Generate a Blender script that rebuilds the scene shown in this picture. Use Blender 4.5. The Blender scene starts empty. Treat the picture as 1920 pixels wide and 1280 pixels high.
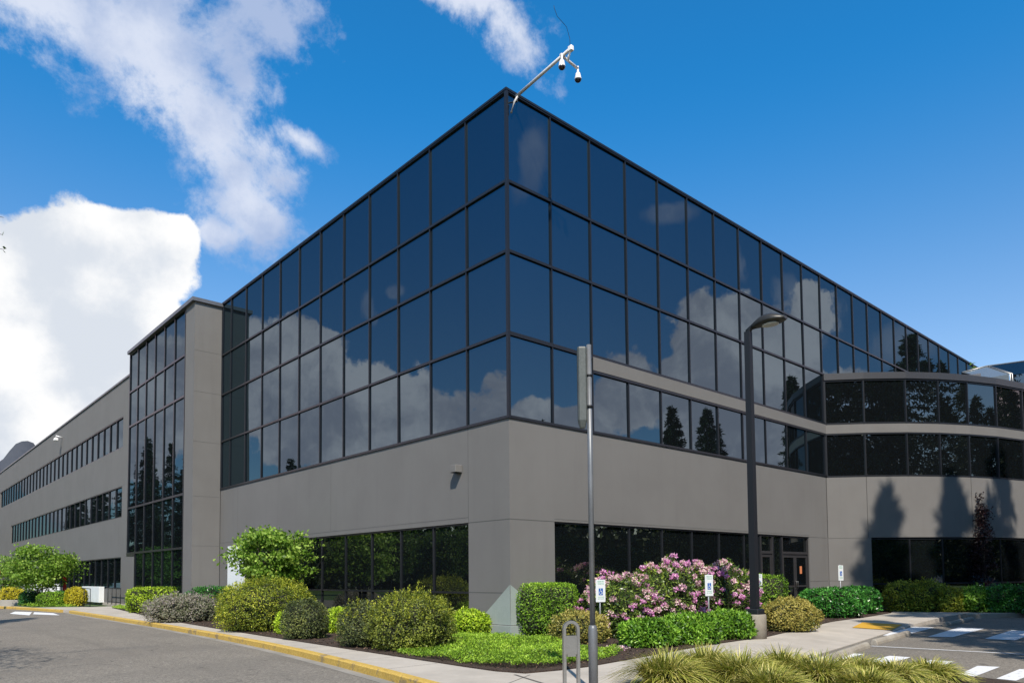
import bpy, math, random
import numpy as np
from mathutils import Vector, Matrix
from mathutils.geometry import tessellate_polygon
R = math.radians
rng = np.random.default_rng(7); random.seed(7)
SC = bpy.context.scene; COL = SC.collection

# ------------------------------------------------------------------ camera
F = 1358.3; SY = 370.3; PITCH, ROLL, YAW = .0492, -.0088, .8366
CAM = np.array([-12.397, -13.813, 1.6])
fw = np.array([math.cos(YAW)*math.cos(PITCH), math.sin(YAW)*math.cos(PITCH), math.sin(PITCH)])
rt = np.array([math.sin(YAW), -math.cos(YAW), 0.]); up = np.cross(rt, fw)
r2 = math.cos(ROLL)*rt + math.sin(ROLL)*up; u2 = -math.sin(ROLL)*rt + math.cos(ROLL)*up
cd = bpy.data.cameras.new('camera'); cam = bpy.data.objects.new('camera', cd); COL.objects.link(cam)
cd.sensor_width = 36; cd.lens = F/1920*36; cd.shift_y = SY/1920; cd.clip_end = 3000; cd.clip_start = .1
cam.matrix_world = Matrix([[r2[0], u2[0], -fw[0], CAM[0]], [r2[1], u2[1], -fw[1], CAM[1]], [r2[2], u2[2], -fw[2], CAM[2]], [0, 0, 0, 1]])
SC.camera = cam
def ray(px, py): return fw + r2*(px-960)/F - u2*(py-640-SY)/F
def G(px, py, z=0.):
    """the ground point (height z) seen at a pixel of the photograph"""
    v = ray(px, py); P = CAM + v*((z-CAM[2])/v[2]); return (float(P[0]), float(P[1]))
def D(px, d):
    v = ray(px, 1100); P = CAM+v*d; return (float(P[0]), float(P[1]))

# ------------------------------------------------------------------ light
SUN_EL = R(48); SUN_D = np.array([-.62, -.785])       # horizontal direction towards the sun
SC.view_settings.view_transform = 'Standard'; SC.view_settings.look = 'None'
SC.view_settings.gamma = 1; SC.view_settings.exposure = .35; SC.view_settings.use_curve_mapping = False
SC.render.engine = 'CYCLES'
SC.cycles.caustics_reflective = False; SC.cycles.caustics_refractive = False
sd = bpy.data.lights.new('sun', 'SUN'); sd.energy = 4.7; sd.angle = R(.53); sd.color = (1, .92, .80)
so = bpy.data.objects.new('sun', sd); COL.objects.link(so)
tos = Vector((SUN_D[0]*math.cos(SUN_EL), SUN_D[1]*math.cos(SUN_EL), math.sin(SUN_EL))).normalized()
so.rotation_euler = tos.to_track_quat('Z', 'Y').to_euler(); so.location = (-20, -25, 60)

class NT:
    """small helper for node trees"""
    def __init__(s, nt): s.t = nt; s.n = nt.nodes; s.l = nt.links
    def new(s, typ, **kw):
        n = s.n.new(typ)
        for k, v in kw.items():
            if k.startswith('i_'): n.inputs[int(k[2:])].default_value = v
            elif k in ('Scale', 'Detail', 'Roughness', 'Distortion', 'Strength', 'Distance', 'Metallic', 'Fac'): n.inputs[k].default_value = v
            else: setattr(n, k, v)
        return n
    def link(s, a, b): s.l.new(a, b)
    def math(s, op, a, b=None, clamp=False):
        n = s.n.new('ShaderNodeMath'); n.operation = op; n.use_clamp = clamp
        for i, v in enumerate((a, b)):
            if v is None: continue
            if hasattr(v, 'is_output'): s.link(v, n.inputs[i])
            else: n.inputs[i].default_value = v
        return n.outputs[0]
    def smooth(s, x, a, b):
        n = s.n.new('ShaderNodeMapRange'); n.interpolation_type = 'SMOOTHSTEP'
        s.link(x, n.inputs[0]); n.inputs[1].default_value = a; n.inputs[2].default_value = b; return n.outputs[0]
    def mix(s, f, a, b):
        n = s.n.new('ShaderNodeMix'); n.data_type = 'RGBA'
        for i, v in ((0, f), (6, a), (7, b)):
            if hasattr(v, 'is_output'): s.link(v, n.inputs[i])
            else: n.inputs[i].default_value = v if i == 0 else (*v, 1) if len(v) == 3 else v
        return n.outputs[2]
    def noise(s, scale, detail=4, rough=.55, vec=None, dist=0.):
        n = s.n.new('ShaderNodeTexNoise'); n.inputs['Scale'].default_value = scale; n.inputs['Detail'].default_value = detail
        n.inputs['Roughness'].default_value = rough; n.inputs['Distortion'].default_value = dist
        if vec is not None: s.link(vec, n.inputs['Vector'])
        return n.outputs['Fac']

# ------------------------------------------------------------------ sky with clouds (by direction in the world)
W = bpy.data.worlds.new('World'); SC.world = W; W.use_nodes = True
w = NT(W.node_tree); w.n.clear()
sky = w.new('ShaderNodeTexSky'); sky.sky_type = 'NISHITA'; sky.sun_disc = False
sky.sun_elevation = SUN_EL; sky.sun_rotation = math.atan2(SUN_D[0], SUN_D[1]); sky.air_density = 1.0; sky.dust_density = .6; sky.ozone_density = 2.5
tc = w.new('ShaderNodeTexCoord'); DIR = tc.outputs['Generated']
sx = w.new('ShaderNodeSeparateXYZ'); w.link(DIR, sx.inputs[0])
az = w.math('ARCTAN2', sx.outputs[1], sx.outputs[0])
hyp = w.math('SQRT', w.math('SUBTRACT', 1., w.math('MULTIPLY', sx.outputs[2], sx.outputs[2])))
el = w.math('ARCTAN2', sx.outputs[2], hyp)
cx = w.new('ShaderNodeCombineXYZ'); w.link(az, cx.inputs[0]); w.link(el, cx.inputs[1])
def azel(px, py, fx=1, fy=1):
    v = ray(px, py)*np.array([fx, fy, 1]); return math.atan2(v[1], v[0]), math.atan2(v[2], math.hypot(v[0], v[1]))
n1 = w.noise(6.5, 9, .62, DIR); n2 = w.noise(8.5, 12, .66, DIR, .25); n3 = w.noise(24., 8, .66, DIR)
def ellipses(lst):
    out = None
    for (a, e, ra, re, rot) in lst:
        m = w.new('ShaderNodeMapping'); m.vector_type = 'TEXTURE'; w.link(cx.outputs[0], m.inputs[0])
        m.inputs['Location'].default_value = (a, e, 0); m.inputs['Rotation'].default_value = (0, 0, rot); m.inputs['Scale'].default_value = (ra, re, 1)
        l = w.new('ShaderNodeVectorMath'); l.operation = 'LENGTH'; w.link(m.outputs[0], l.inputs[0]); o = l.outputs['Value']
        out = o if out is None else w.math('SMOOTH_MIN', out, o)
        if out is not o: out.node.inputs[2].default_value = .25
    return out
def px_blob(px, py, rx, ry, rot=0, fx=1, fy=1):
    # a cloud lump given where it is seen; radii in pixels turned into angles
    a, e = azel(px, py, fx, fy); k = 1/F*.86
    s = 1 if fx*fy < 0 else -1
    return (a, e, rx*k, ry*k, R(rot)*s*-1)
CUM = [px_blob(*q) for q in [(60, 560, 170, 150), (150, 520, 130, 125), (265, 480, 112, 82), (330, 452, 45, 45), (120, 700, 170, 150), (20, 800, 150, 150),
                             (215, 590, 110, 120), (60, 470, 70, 60), (235, 700, 70, 120), (330, 610, 50, 30, -20)]]
WIS = [px_blob(*q) for q in [(200, 30, 210, 95, 15), (330, 130, 200, 110, 30), (400, 250, 165, 110, 45), (460, 370, 110, 80, 40), (500, 415, 85, 48), (570, 265, 70, 22, 20),
                             (500, 30, 110, 62), (430, 110, 110, 90), (880, -10, 170, 34, 15), (960, 50, 105, 44, 35), (90, 0, 130, 40), (420, 440, 50, 30)]]
# clouds behind the viewer, seen in the two mirror facades
REF = [px_blob(*q, -1, 1) for q in [(440, 700, 120, 135, 0), (545, 740, 110, 145, 0), (655, 800, 110, 190, 0), (610, 660, 60, 62, 0), (760, 820, 120, 120, 0),
                                    (925, 790, 90, 122, 0), (330, 720, 120, 110, 0), (860, 860, 150, 140, 0), (240, 800, 100, 130, 0), (130, 900, 120, 120, 0)]]
REF += [px_blob(*q, 1, -1) for q in [(1180, 740, 100, 105, 0), (1290, 720, 90, 125, 0), (1395, 690, 100, 165, 0), (1500, 730, 90, 150, 0), (1010, 790, 100, 65, 0),
                                     (1610, 790, 90, 120, 0), (1100, 800, 110, 70, 0), (1400, 860, 220, 120, 0)]]
REW = [px_blob(*q, 1, -1) for q in [(985, 300, 30, 60, 0), (1400, 480, 14, 55, -20), (1560, 600, 40, 60, 20), (1700, 640, 60, 50, 0), (1250, 400, 60, 20, 0), (1490, 560, 25, 60, -30)]]
REW += [px_blob(*q, -1, 1) for q in [(690, 575, 14, 30, 0), (745, 545, 22, 14, 0), (320, 620, 60, 30, 0)]]
nn1 = w.math('SUBTRACT', n1, .5); nn2 = w.math('SUBTRACT', n2, .5); nn3 = w.math('SUBTRACT', n3, .5)
def billow(sc):
    v_ = w.new('ShaderNodeTexVoronoi'); v_.feature = 'SMOOTH_F1'; v_.inputs['Scale'].default_value = sc; v_.inputs['Smoothness'].default_value = .35; w.link(DIR, v_.inputs['Vector']); return w.math('SUBTRACT', v_.outputs['Distance'], .45)
bw1, bw2 = billow(11.), billow(27.)
bil = w.math('ADD', w.math('ADD', w.math('MULTIPLY', nn1, 1.1), w.math('MULTIPLY', nn3, .45)), w.math('ADD', w.math('MULTIPLY', bw1, .42), w.math('MULTIPLY', bw2, .22)))
dc = w.math('ADD', ellipses(CUM), bil)
mc = w.smooth(dc, 1.06, .90)
dr = w.math('ADD', ellipses(REF), w.math('MULTIPLY', bil, 1.6)); mr = w.smooth(dr, 1.06, .90)
dw = w.math('ADD', ellipses(WIS), w.math('ADD', w.math('MULTIPLY', nn2, 3.1), w.math('MULTIPLY', nn3, 2.1))); mw = w.smooth(dw, 1.35, .2)
dv = w.math('ADD', ellipses(REW), w.math('MULTIPLY', nn2, 2.6)); mv = w.math('MULTIPLY', w.smooth(dv, 1.25, .5), .3)
# sky colour: deepen towards the photograph's polarised blue
hs = w.new('ShaderNodeHueSaturation'); hs.inputs['Saturation'].default_value = 1.22; hs.inputs['Value'].default_value = 1.0; w.link(sky.outputs[0], hs.inputs['Color'])
tint = w.new('ShaderNodeMix'); tint.data_type = 'RGBA'; tint.blend_type = 'MULTIPLY'; tint.inputs[0].default_value = 1
w.link(hs.outputs[0], tint.inputs[6]); w.link(w.mix(w.smooth(el, .74, 1.0), w.mix(w.smooth(el, .22, .62), (1.78, 1.52, 1.42), (.32, 1.45, 1.70)), (1.5, 1.2, 1.0)), tint.inputs[7])
K = 1/.1
shade = w.smooth(w.math('SUBTRACT', w.noise(6., 8, .62, DIR), w.math('MULTIPLY', bw1, .45)), .36, .62)
shl = w.smooth(el, .12, .5)
ccol = w.mix(shade, (.56*K, .60*K, .66*K), (.80*K, .80*K, .80*K))
wcol = w.mix(shade, (.34*K, .42*K, .60*K), (.60*K, .64*K, .74*K))
rcol = w.mix(w.smooth(n2, .38, .62), (.80*K, .62*K, .68*K), (1.50*K, 1.10*K, 1.06*K))
c = w.mix(w.math('MULTIPLY', mw, .92), tint.outputs[2], wcol)
c = w.mix(mv, c, rcol); c = w.mix(mr, c, rcol); c = w.mix(mc, c, ccol)
bg = w.new('ShaderNodeBackground'); bg.inputs['Strength'].default_value = .1; w.link(c, bg.inputs[0])
wo = w.new('ShaderNodeOutputWorld'); w.link(bg.outputs[0], wo.inputs[0])

# ------------------------------------------------------------------ materials
MATS = {}
def mat(name, color=(.5, .5, .5), rough=.6, metal=0., fn=None):
    if name in MATS: return MATS[name]
    m = bpy.data.materials.new(name); m.use_nodes = True; t = NT(m.node_tree); b = m.node_tree.nodes['Principled BSDF']
    b.inputs['Base Color'].default_value = (*color, 1); b.inputs['Roughness'].default_value = rough; b.inputs['Metallic'].default_value = metal
    if fn: fn(t, b)
    MATS[name] = m; return m
def objco(t): return t.new('ShaderNodeTexCoord').outputs['Object']
def geoco(t): return t.new('ShaderNodeNewGeometry').outputs['Position']
def bump(t, b, h, s=.3, d=.01):
    n = t.new('ShaderNodeBump'); n.inputs['Strength'].default_value = s; n.inputs['Distance'].default_value = d
    t.link(h, n.inputs['Height']); t.link(n.outputs[0], b.inputs['Normal'])
def noisy(c1, c2, s1=2., s2=40., a=.5, bs=.2, bd=.004):
    def f(t, b):
        v = geoco(t); x = t.noise(s1, 5, .6, v); y = t.noise(s2, 3, .6, v)
        z = t.smooth(t.math('ADD', t.math('MULTIPLY', x, 1-a), t.math('MULTIPLY', y, a)), .32, .68)
        t.link(t.mix(z, c1, c2), b.inputs['Base Color']); bump(t, b, y, bs, bd)
    return f
def f_asphalt(t, b):
    v = geoco(t); sp = t.noise(42, 3, .75, v); sp2 = t.noise(19, 3, .75, v); big = t.noise(.35, 5, .6, v)
    c = t.mix(t.smooth(sp, .38, .62), (.095, .084, .071), (.245, .219, .187))
    c = t.mix(t.math('MULTIPLY', t.smooth(sp2, .50, .66), .7), c, (.31, .28, .24))
    c = t.mix(t.math('MULTIPLY', t.smooth(big, .42, .62), .35), c, (.12, .108, .095))
    vo = t.new('ShaderNodeTexVoronoi', feature='DISTANCE_TO_EDGE'); 
    wv = t.new('ShaderNodeVectorMath', operation='ADD'); nz = t.new('ShaderNodeTexNoise'); nz.inputs['Scale'].default_value = 1.3
    t.link(v, nz.inputs['Vector']); t.link(v, wv.inputs[0]); t.link(nz.outputs['Color'], wv.inputs[1])
    t.link(wv.outputs[0], vo.inputs['Vector']); vo.inputs['Scale'].default_value = .16
    cr = t.smooth(vo.outputs['Distance'], .0028, .0008)
    cr = t.math('MULTIPLY', cr, t.smooth(t.noise(.6, 2, .5, v), .48, .6))
    c = t.mix(t.math('MULTIPLY', cr, .8), c, (.018, .017, .016))
    mp = t.new('ShaderNodeMapping'); t.link(v, mp.inputs[0]); mp.inputs['Scale'].default_value = (1.1, .08, 1); mp.inputs['Rotation'].default_value = (0, 0, R(-6))
    tw_ = t.noise(1., 4, .6, mp.outputs[0]); c = t.mix(t.math('MULTIPLY', t.smooth(tw_, .5, .7), .3), c, (.10, .09, .078))
    oi = t.noise(1.7, 3, .5, v); c = t.mix(t.math('MULTIPLY', t.smooth(oi, .66, .74), .45), c, (.03, .028, .026))
    t.link(c, b.inputs['Base Color']); bump(t, b, sp, .6, .005)
def f_conc(c1, c2, joint=0):
    def f(t, b):
        v = geoco(t); x = t.noise(.8, 6, .65, v); y = t.noise(45, 3, .6, v); q = t.noise(6, 5, .7, v)
        c = t.mix(t.smooth(x, .3, .7), c1, c2)
        c = t.mix(t.math('MULTIPLY', t.smooth(q, .56, .74), .28), c, tuple(k*.62 for k in c1))
        c = t.mix(t.math('MULTIPLY', t.smooth(y, .5, .8), .25), c, tuple(k*.6 for k in c1))
        t.link(c, b.inputs['Base Color']); bump(t, b, y, .25, .003)
    return f
def f_wall(c1, c2):
    def f(t, b):
        v = geoco(t)
        mp = t.new('ShaderNodeMapping'); t.link(v, mp.inputs[0]); mp.inputs['Scale'].default_value = (1.6, 1.6, .16)
        st = t.noise(1.6, 6, .6, mp.outputs[0]); x = t.noise(.5, 4, .6, v); y = t.noise(90, 2, .6, v)
        c = t.mix(t.smooth(x, .3, .7), c1, c2)
        c = t.mix(t.math('MULTIPLY', t.smooth(st, .5, .75), .22), c, tuple(k*.75 for k in c1))
        t.link(c, b.inputs['Base Color']); bump(t, b, y, .3, .003)
    return f
def f_kerb(t, b):
    v = geoco(t); x = t.noise(2.2, 6, .7, v); y = t.noise(25, 4, .7, v)
    c = t.mix(t.smooth(y, .35, .7), (.42, .27, .05), (.60, .41, .10))
    c = t.mix(t.math('MULTIPLY', t.smooth(x, .54, .62), .85), c, (.24, .18, .10))
    t.link(c, b.inputs['Base Color']); bump(t, b, y, .4, .004)
def f_paint(c1):
    def f(t, b):
        v = geoco(t); x = t.noise(9, 6, .75, v); y = t.noise(60, 2, .6, v)
        c = t.mix(t.math('MULTIPLY', t.smooth(x, .52, .68), .55), c1, (.16, .155, .15)); c = t.mix(t.math('MULTIPLY', t.smooth(y, .5, .75), .3), c, (.25, .24, .23))
        t.link(c, b.inputs['Base Color'])
    return f
M_WALL = mat('painted_concrete', rough=.85, fn=f_wall((.141, .134, .129), (.154, .147, .142)))
M_JOINT = mat('joint_sealant', (.085, .083, .08), .9)
M_PALE = mat('pale_grey_green', rough=.8, fn=noisy((.24, .28, .26), (.31, .34, .32), 1, 30, .3))
M_WHITE = mat('white_panel', rough=.6, fn=noisy((.72, .74, .76), (.80, .81, .83), 1, 20, .3))
M_FRAME = mat('dark_aluminium', (.022, .024, .030), .38, .4)
M_COPE = mat('coping_metal', rough=.45, metal=.3, fn=noisy((.10, .10, .11), (.15, .15, .16), 2, 20))
M_ROOF = mat('roof_membrane', rough=.9, fn=noisy((.25, .25, .25), (.3, .3, .3)))
M_ASPH = mat('asphalt', rough=.9, fn=f_asphalt)
M_SIDE = mat('pavement_concrete', rough=.88, fn=f_conc((.36, .325, .285), (.47, .425, .375)))
M_KERB = mat('yellow_kerb_paint', rough=.75, fn=f_kerb)
M_GKERB = mat('kerb_concrete', rough=.9, fn=f_conc((.24, .21, .175), (.36, .33, .28)))
M_MULCH = mat('bark_mulch', rough=.95, fn=noisy((.012, .007, .005), (.085, .052, .036), 6, 45, .75, .9, .03))
M_WPAINT = mat('white_road_paint', rough=.7, fn=f_paint((.72, .73, .76)))
M_TACT = mat('yellow_tactile', rough=.7, fn=noisy((.50, .27, .02), (.62, .36, .04), 3, 40, .5))
M_GRASS = mat('turf', rough=.9, fn=noisy((.03, .06, .012), (.07, .12, .025), 3, 30, .6, .6, .03))
M_BLACK = mat('black_powder_coat', (.008, .009, .012), .55, .1)
M_GREY = mat('grey_painted_steel', rough=.42, metal=.25, fn=noisy((.13, .135, .145), (.18, .185, .195), 3, 60, .3, .1))
M_GALV = mat('galvanised_steel', rough=.4, metal=.6, fn=noisy((.42, .42, .43), (.52, .52, .53), 20, 60))
M_BRUSH = mat('brushed_steel', rough=.38, metal=.75, fn=noisy((.30, .29, .27), (.38, .37, .35), 5, 80))
M_SIGN = mat('sign_white', (.72, .74, .76), .35); M_BLUE = mat('sign_blue', (.01, .10, .42), .35); M_GREEN = mat('sign_green', (.12, .42, .26), .4)
M_CAMW = mat('white_enamel', (.80, .78, .78), .3); M_CAMP = mat('weathered_white_tube', rough=.45, fn=noisy((.50, .47, .47), (.68, .66, .66), 6, 40))
M_DOME = mat('smoked_dome', (.02, .015, .02), .08); M_LENS = mat('lamp_lens', (.55, .55, .5), .2); M_RED = mat('red_enamel', (.55, .012, .012), .4)
M_ORANGE = mat('orange_paper', (.60, .20, .08), .7); M_BARK = mat('bark', rough=.9, fn=noisy((.05, .035, .025), (.13, .10, .075), 6, 40, .6, .8, .02))
M_LIME = mat('grey_render', rough=.9, fn=f_conc((.25, .235, .21), (.33, .31, .28)))
M_DOORM = mat('door_metal', (.045, .042, .044), .45, .3)
def glass(name, col, wav=.02):
    m = bpy.data.materials.new(name); m.use_nodes = True; t = NT(m.node_tree); t.n.clear()
    g = t.new('ShaderNodeBsdfGlossy'); g.inputs['Color'].default_value = (*col, 1); g.inputs['Roughness'].default_value = 0
    d = t.new('ShaderNodeBsdfDiffuse'); d.inputs['Color'].default_value = (.004, .005, .006, 1)
    nz = t.noise(.9, 2, .4, geoco(t)); bp = t.new('ShaderNodeBump'); bp.inputs['Strength'].default_value = 1; bp.inputs['Distance'].default_value = wav*.1
    t.link(nz, bp.inputs['Height']); t.link(bp.outputs[0], g.inputs['Normal'])
    a = t.new('ShaderNodeAddShader'); t.link(g.outputs[0], a.inputs[0]); t.link(d.outputs[0], a.inputs[1])
    o = t.new('ShaderNodeOutputMaterial'); t.link(a.outputs[0], o.inputs[0]); return m
M_GLASS = glass('mirror_tinted_glass', (.080, .130, .160), .02)
M_GLASSD = glass('dark_tinted_glass', (.13, .145, .15), .012)
M_GLASSG = glass('ground_floor_glass', (.165, .175, .165), .008)
def leafmat(name, cols, trans=.35, rough=.5):
    """leaf colour picked per leaf from a ramp of the plant's own hues"""
    m = bpy.data.materials.new(name); m.use_nodes = True; t = NT(m.node_tree); t.n.clear()
    at = t.new('ShaderNodeAttribute', attribute_name='v'); rp = t.new('ShaderNodeValToRGB'); t.link(at.outputs['Fac'], rp.inputs[0])
    e = rp.color_ramp.elements
    while len(e) < len(cols): e.new(.5)
    for i, cc in enumerate(cols): e[i].position = i/(len(cols)-1); e[i].color = (*cc, 1)
    b = t.new('ShaderNodeBsdfPrincipled'); b.inputs['Roughness'].default_value = rough; t.link(rp.outputs[0], b.inputs['Base Color'])
    b.inputs['Specular IOR Level'].default_value = .35
    tr = t.new('ShaderNodeBsdfTranslucent'); t.link(rp.outputs[0], tr.inputs[0])
    mx = t.new('ShaderNodeMixShader'); mx.inputs[0].default_value = trans; t.link(b.outputs[0], mx.inputs[1]); t.link(tr.outputs[0], mx.inputs[2])
    o = t.new('ShaderNodeOutputMaterial'); t.link(mx.outputs[0], o.inputs[0]); return m

# ------------------------------------------------------------------ object helpers
def tag(o, label=None, cat=None, group=None, kind=None):
    if label: o['label'] = label
    if cat: o['category'] = cat
    if group: o['group'] = group
    if kind: o['kind'] = kind
    return o
def empty(name, loc=(0, 0, 0), rz=0., label=None, cat=None, group=None):
    o = bpy.data.objects.new(name, None); COL.objects.link(o); o.location = loc; o.rotation_euler = (0, 0, rz)
    return tag(o, label, cat, group)
class MB:
    def __init__(s): s.v = []; s.f = []; s.m = []; s.sm = []
    def add(s, vs, fs, mi=0, smooth=False):
        o = len(s.v); s.v += [tuple(map(float, p)) for p in vs]
        for f in fs: s.f.append(tuple(i+o for i in f)); s.m.append(mi); s.sm.append(smooth)
        return s
    def box(s, x0, x1, y0, y1, z0, z1, mi=0, bev=0.):
        if x0 > x1: x0, x1 = x1, x0
        if y0 > y1: y0, y1 = y1, y0
        b = min(bev, (x1-x0)*.45, (y1-y0)*.45)
        if b <= 0:
            v = [(x, y, z) for z in (z0, z1) for x, y in ((x0, y0), (x1, y0), (x1, y1), (x0, y1))]
            return s.add(v, [(3, 2, 1, 0), (4, 5, 6, 7), (0, 1, 5, 4), (1, 2, 6, 5), (2, 3, 7, 6), (3, 0, 4, 7)], mi)
        ring = [(x0+b, y0), (x1-b, y0), (x1, y0+b), (x1, y1-b), (x1-b, y1), (x0+b, y1), (x0, y1-b), (x0, y0+b)]
        cxm, cym = (x0+x1)/2, (y0+y1)/2
        def ins(r, k): return [(x+(k if x < cxm else -k), y+(k if y < cym else -k)) for x, y in r]
        zb = min(b, (z1-z0)*.4)
        return s.loft([[(x, y, z0) for x, y in ring], [(x, y, z1-zb) for x, y in ring], [(x, y, z1) for x, y in ins(ring, b*.8)]], mi, False)
    def loft(s, rings, mi=0, smooth=True, cap=True, closed=True):
        n = len(rings[0]); v = [p for r in rings for p in r]; f = []
        for i in range(len(rings)-1):
            for j in range(n if closed else n-1):
                k = (j+1) % n; f.append((i*n+j, i*n+k, (i+1)*n+k, (i+1)*n+j))
        s.add(v, f, mi, smooth)
        if cap and closed:
            o = len(s.v)-len(v); s.f.append(tuple(o+i for i in range(n))[::-1]); s.m.append(mi); s.sm.append(False)
            s.f.append(tuple(o+(len(rings)-1)*n+i for i in range(n))); s.m.append(mi); s.sm.append(False)
        return s
    def tube(s, pts, rad, n=10, mi=0, cap=True):
        pts = [Vector(p) for p in pts]; rad = rad if hasattr(rad, '__len__') else [rad]*len(pts); rings = []
        for i, p in enumerate(pts):
            t = (pts[min(i+1, len(pts)-1)]-pts[max(i-1, 0)]).normalized()
            a = Vector((0, 0, 1)) if abs(t.z) < .9 else Vector((1, 0, 0)); u = t.cross(a).normalized(); q = u.cross(t)
            rings.append([tuple(p+(u*math.cos(k*2*math.pi/n)+q*math.sin(k*2*math.pi/n))*rad[i]) for k in range(n)])
        return s.loft(rings, mi, True, cap)
    def prism(s, poly, z0, z1, mi=0):
        """poly of (x,y) or (x,y,ztop)"""
        pz = [(p[0], p[1], p[2] if len(p) > 2 else z1) for p in poly]
        tri = tessellate_polygon([[Vector((p[0], p[1], 0)) for p in pz]])
        n = len(pz); ar = sum(pz[i][0]*pz[(i+1) % n][1]-pz[(i+1) % n][0]*pz[i][1] for i in range(n))
        fs = []
        for t in tri:
            a, b, c = [pz[i] for i in t]; cr = (b[0]-a[0])*(c[1]-a[1])-(b[1]-a[1])*(c[0]-a[0])
            fs.append(tuple(t) if cr > 0 else tuple(t)[::-1])
        s.add(pz, fs, mi)
        if z0 is not None:
            v = [(p[0], p[1], z0) for p in pz]+pz
            s.add(v, [(i, (i+1) % n, n+(i+1) % n, n+i) if ar > 0 else ((i+1) % n, i, n+i, n+(i+1) % n) for i in range(n)], mi)
        return s
    def build(s, name, mats, parent=None, loc=None):
        me = bpy.data.meshes.new(name); me.from_pydata(s.v, [], s.f)
        for m in (mats if isinstance(mats, (list, tuple)) else [mats]): me.materials.append(m)
        me.polygons.foreach_set('material_index', s.m); me.polygons.foreach_set('use_smooth', s.sm); me.update()
        o = bpy.data.objects.new(name, me); COL.objects.link(o)
        if parent: o.parent = parent
        if loc: o.location = loc
        return o
def copy_tree(o, parent=None):
    c = o.copy(); COL.objects.link(c); c.parent = parent
    for ch in [x for x in bpy.data.objects if x.parent == o]: copy_tree(ch, c)
    return c
def fastmesh(name, V, Fq, mats, mi=None, attr=None, parent=None, loc=None, smooth=False):
    """V (n,3), Fq (m,4) quads"""
    me = bpy.data.meshes.new(name); me.vertices.add(len(V)); me.vertices.foreach_set('co', np.ascontiguousarray(V, dtype=np.float32).ravel())
    k = Fq.shape[1]; me.loops.add(Fq.size); me.loops.foreach_set('vertex_index', Fq.astype(np.int32).ravel())
    me.polygons.add(len(Fq)); me.polygons.foreach_set('loop_start', np.arange(0, Fq.size, k, dtype=np.int32)); 
    for m in mats: me.materials.append(m)
    if mi is not None: me.polygons.foreach_set('material_index', mi.astype(np.int32))
    if smooth: me.polygons.foreach_set('use_smooth', np.ones(len(Fq), dtype=bool))
    me.update(calc_edges=True)
    if attr is not None:
        a = me.attributes.new('v', 'FLOAT', 'FACE'); a.data.foreach_set('value', attr.astype(np.float32))
    o = bpy.data.objects.new(name, me); COL.objects.link(o)
    if parent: o.parent = parent
    if loc: o.location = loc
    return o

# ------------------------------------------------------------------ ground, road, pavements
zr = -.13
tag(MB().prism([(-400, -400), (500, -400), (500, 500), (-400, 500)], None, -.20).build('ground', M_GRASS), kind='structure')
tag(MB().prism([(-13.5, 60), (-13.2, -5), (-13.2, -34), (60, -34), (60, 10), (-3.5, 10), (-4.2, 34), (-5.5, 42), (-9, 52), (-12, 60)], None, zr).build('road', M_ASPH), kind='structure')
KB = [(-4.30, 28.3), (-4.38, 20), (-4.42, 13.6), (-4.60, 8), (-4.85, 3.6), (-5.08, 1.0), (-5.32, -1.0), (-5.62, -3.2), (-5.95, -5.2), (-6.45, -7.5), (-7.2, -10), (-8.2, -13), (-9.6, -17), (-11, -22)]   # back of the yellow kerb
KF = [(x-.17, y-.02) for x, y in KB]
KB2 = [(-4.45, 29.6), (-4.7, 31.5), (-5.0, 34), (-5.6, 37.5), (-6.6, 41), (-8.6, 46), (-11, 52)]
KF2 = [(x-.17, y-.02) for x, y in KB2]
def strip(a, b, z0, z1, name, m, bev=.02):
    mb = MB(); n = len(a)
    for i in range(n-1):
        k = max(1, round(math.hypot(a[i+1][0]-a[i][0], a[i+1][1]-a[i][1])/3.))
        for j in range(k):
            t0, t1 = j/k+.002, (j+1)/k-.002
            L = lambda p, t: (p[i][0]*(1-t)+p[i+1][0]*t, p[i][1]*(1-t)+p[i+1][1]*t)
            q = [L(a, t0), L(a, t1), L(b, t1), L(b, t0)]
            mid = [(x*.88+y*.12) for x, y in ((0, 0),)]
            qi = [q[0], q[1], tuple(np.array(q[2])*.85+np.array(q[1])*.15), tuple(np.array(q[3])*.85+np.array(q[0])*.15)]
            r0 = [(*p, z0) for p in q]; r1 = [(*p, z1-bev) for p in q]; r2_ = [(*p, z1) for p in qi]
            mb.loft([r0, r1, r2_], 0, False)
    return tag(mb.build(name, m), kind='structure')
strip(KB, KF, zr-.05, .012, 'kerb', M_KERB); strip(KB2, KF2, zr-.05, .012, 'kerb', M_KERB)
# concrete gutter strip at the foot of the kerb
GUT = [(x-.17-.22, y-.03) for x, y in KB]
tag(MB().prism([*[(x+.01, y) for x, y in KF], *GUT[::-1]], None, zr+.004).build('gutter', mat('gutter_concrete', rough=.9, fn=f_conc((.20, .19, .17), (.28, .26, .235)))), kind='structure')
INN = [G(*q) for q in [(210, 1139), (300, 1160), (400, 1177), (520, 1196), (690, 1222), (880, 1251), (930, 1258), (985, 1262), (1050, 1256), (1100, 1250), (1185, 1235), (1320, 1210), (1440, 1193), (1560, 1165)]]
INN += [(14.2, -3.1), (17.3, -2.75)]
OUT = [(17.6, -5.05, .03), (15.1, -5.15, .02), (12.2, -5.32, -.05), (8.6, -5.75, -.115), (5, -6.35, -.118), (2.2, -6.8, -.118), (-.6, -7.25, -.03), (-2.4, -7.55, 0), (-4.3, -8.0, 0)]
RW_ = 1.3
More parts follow.
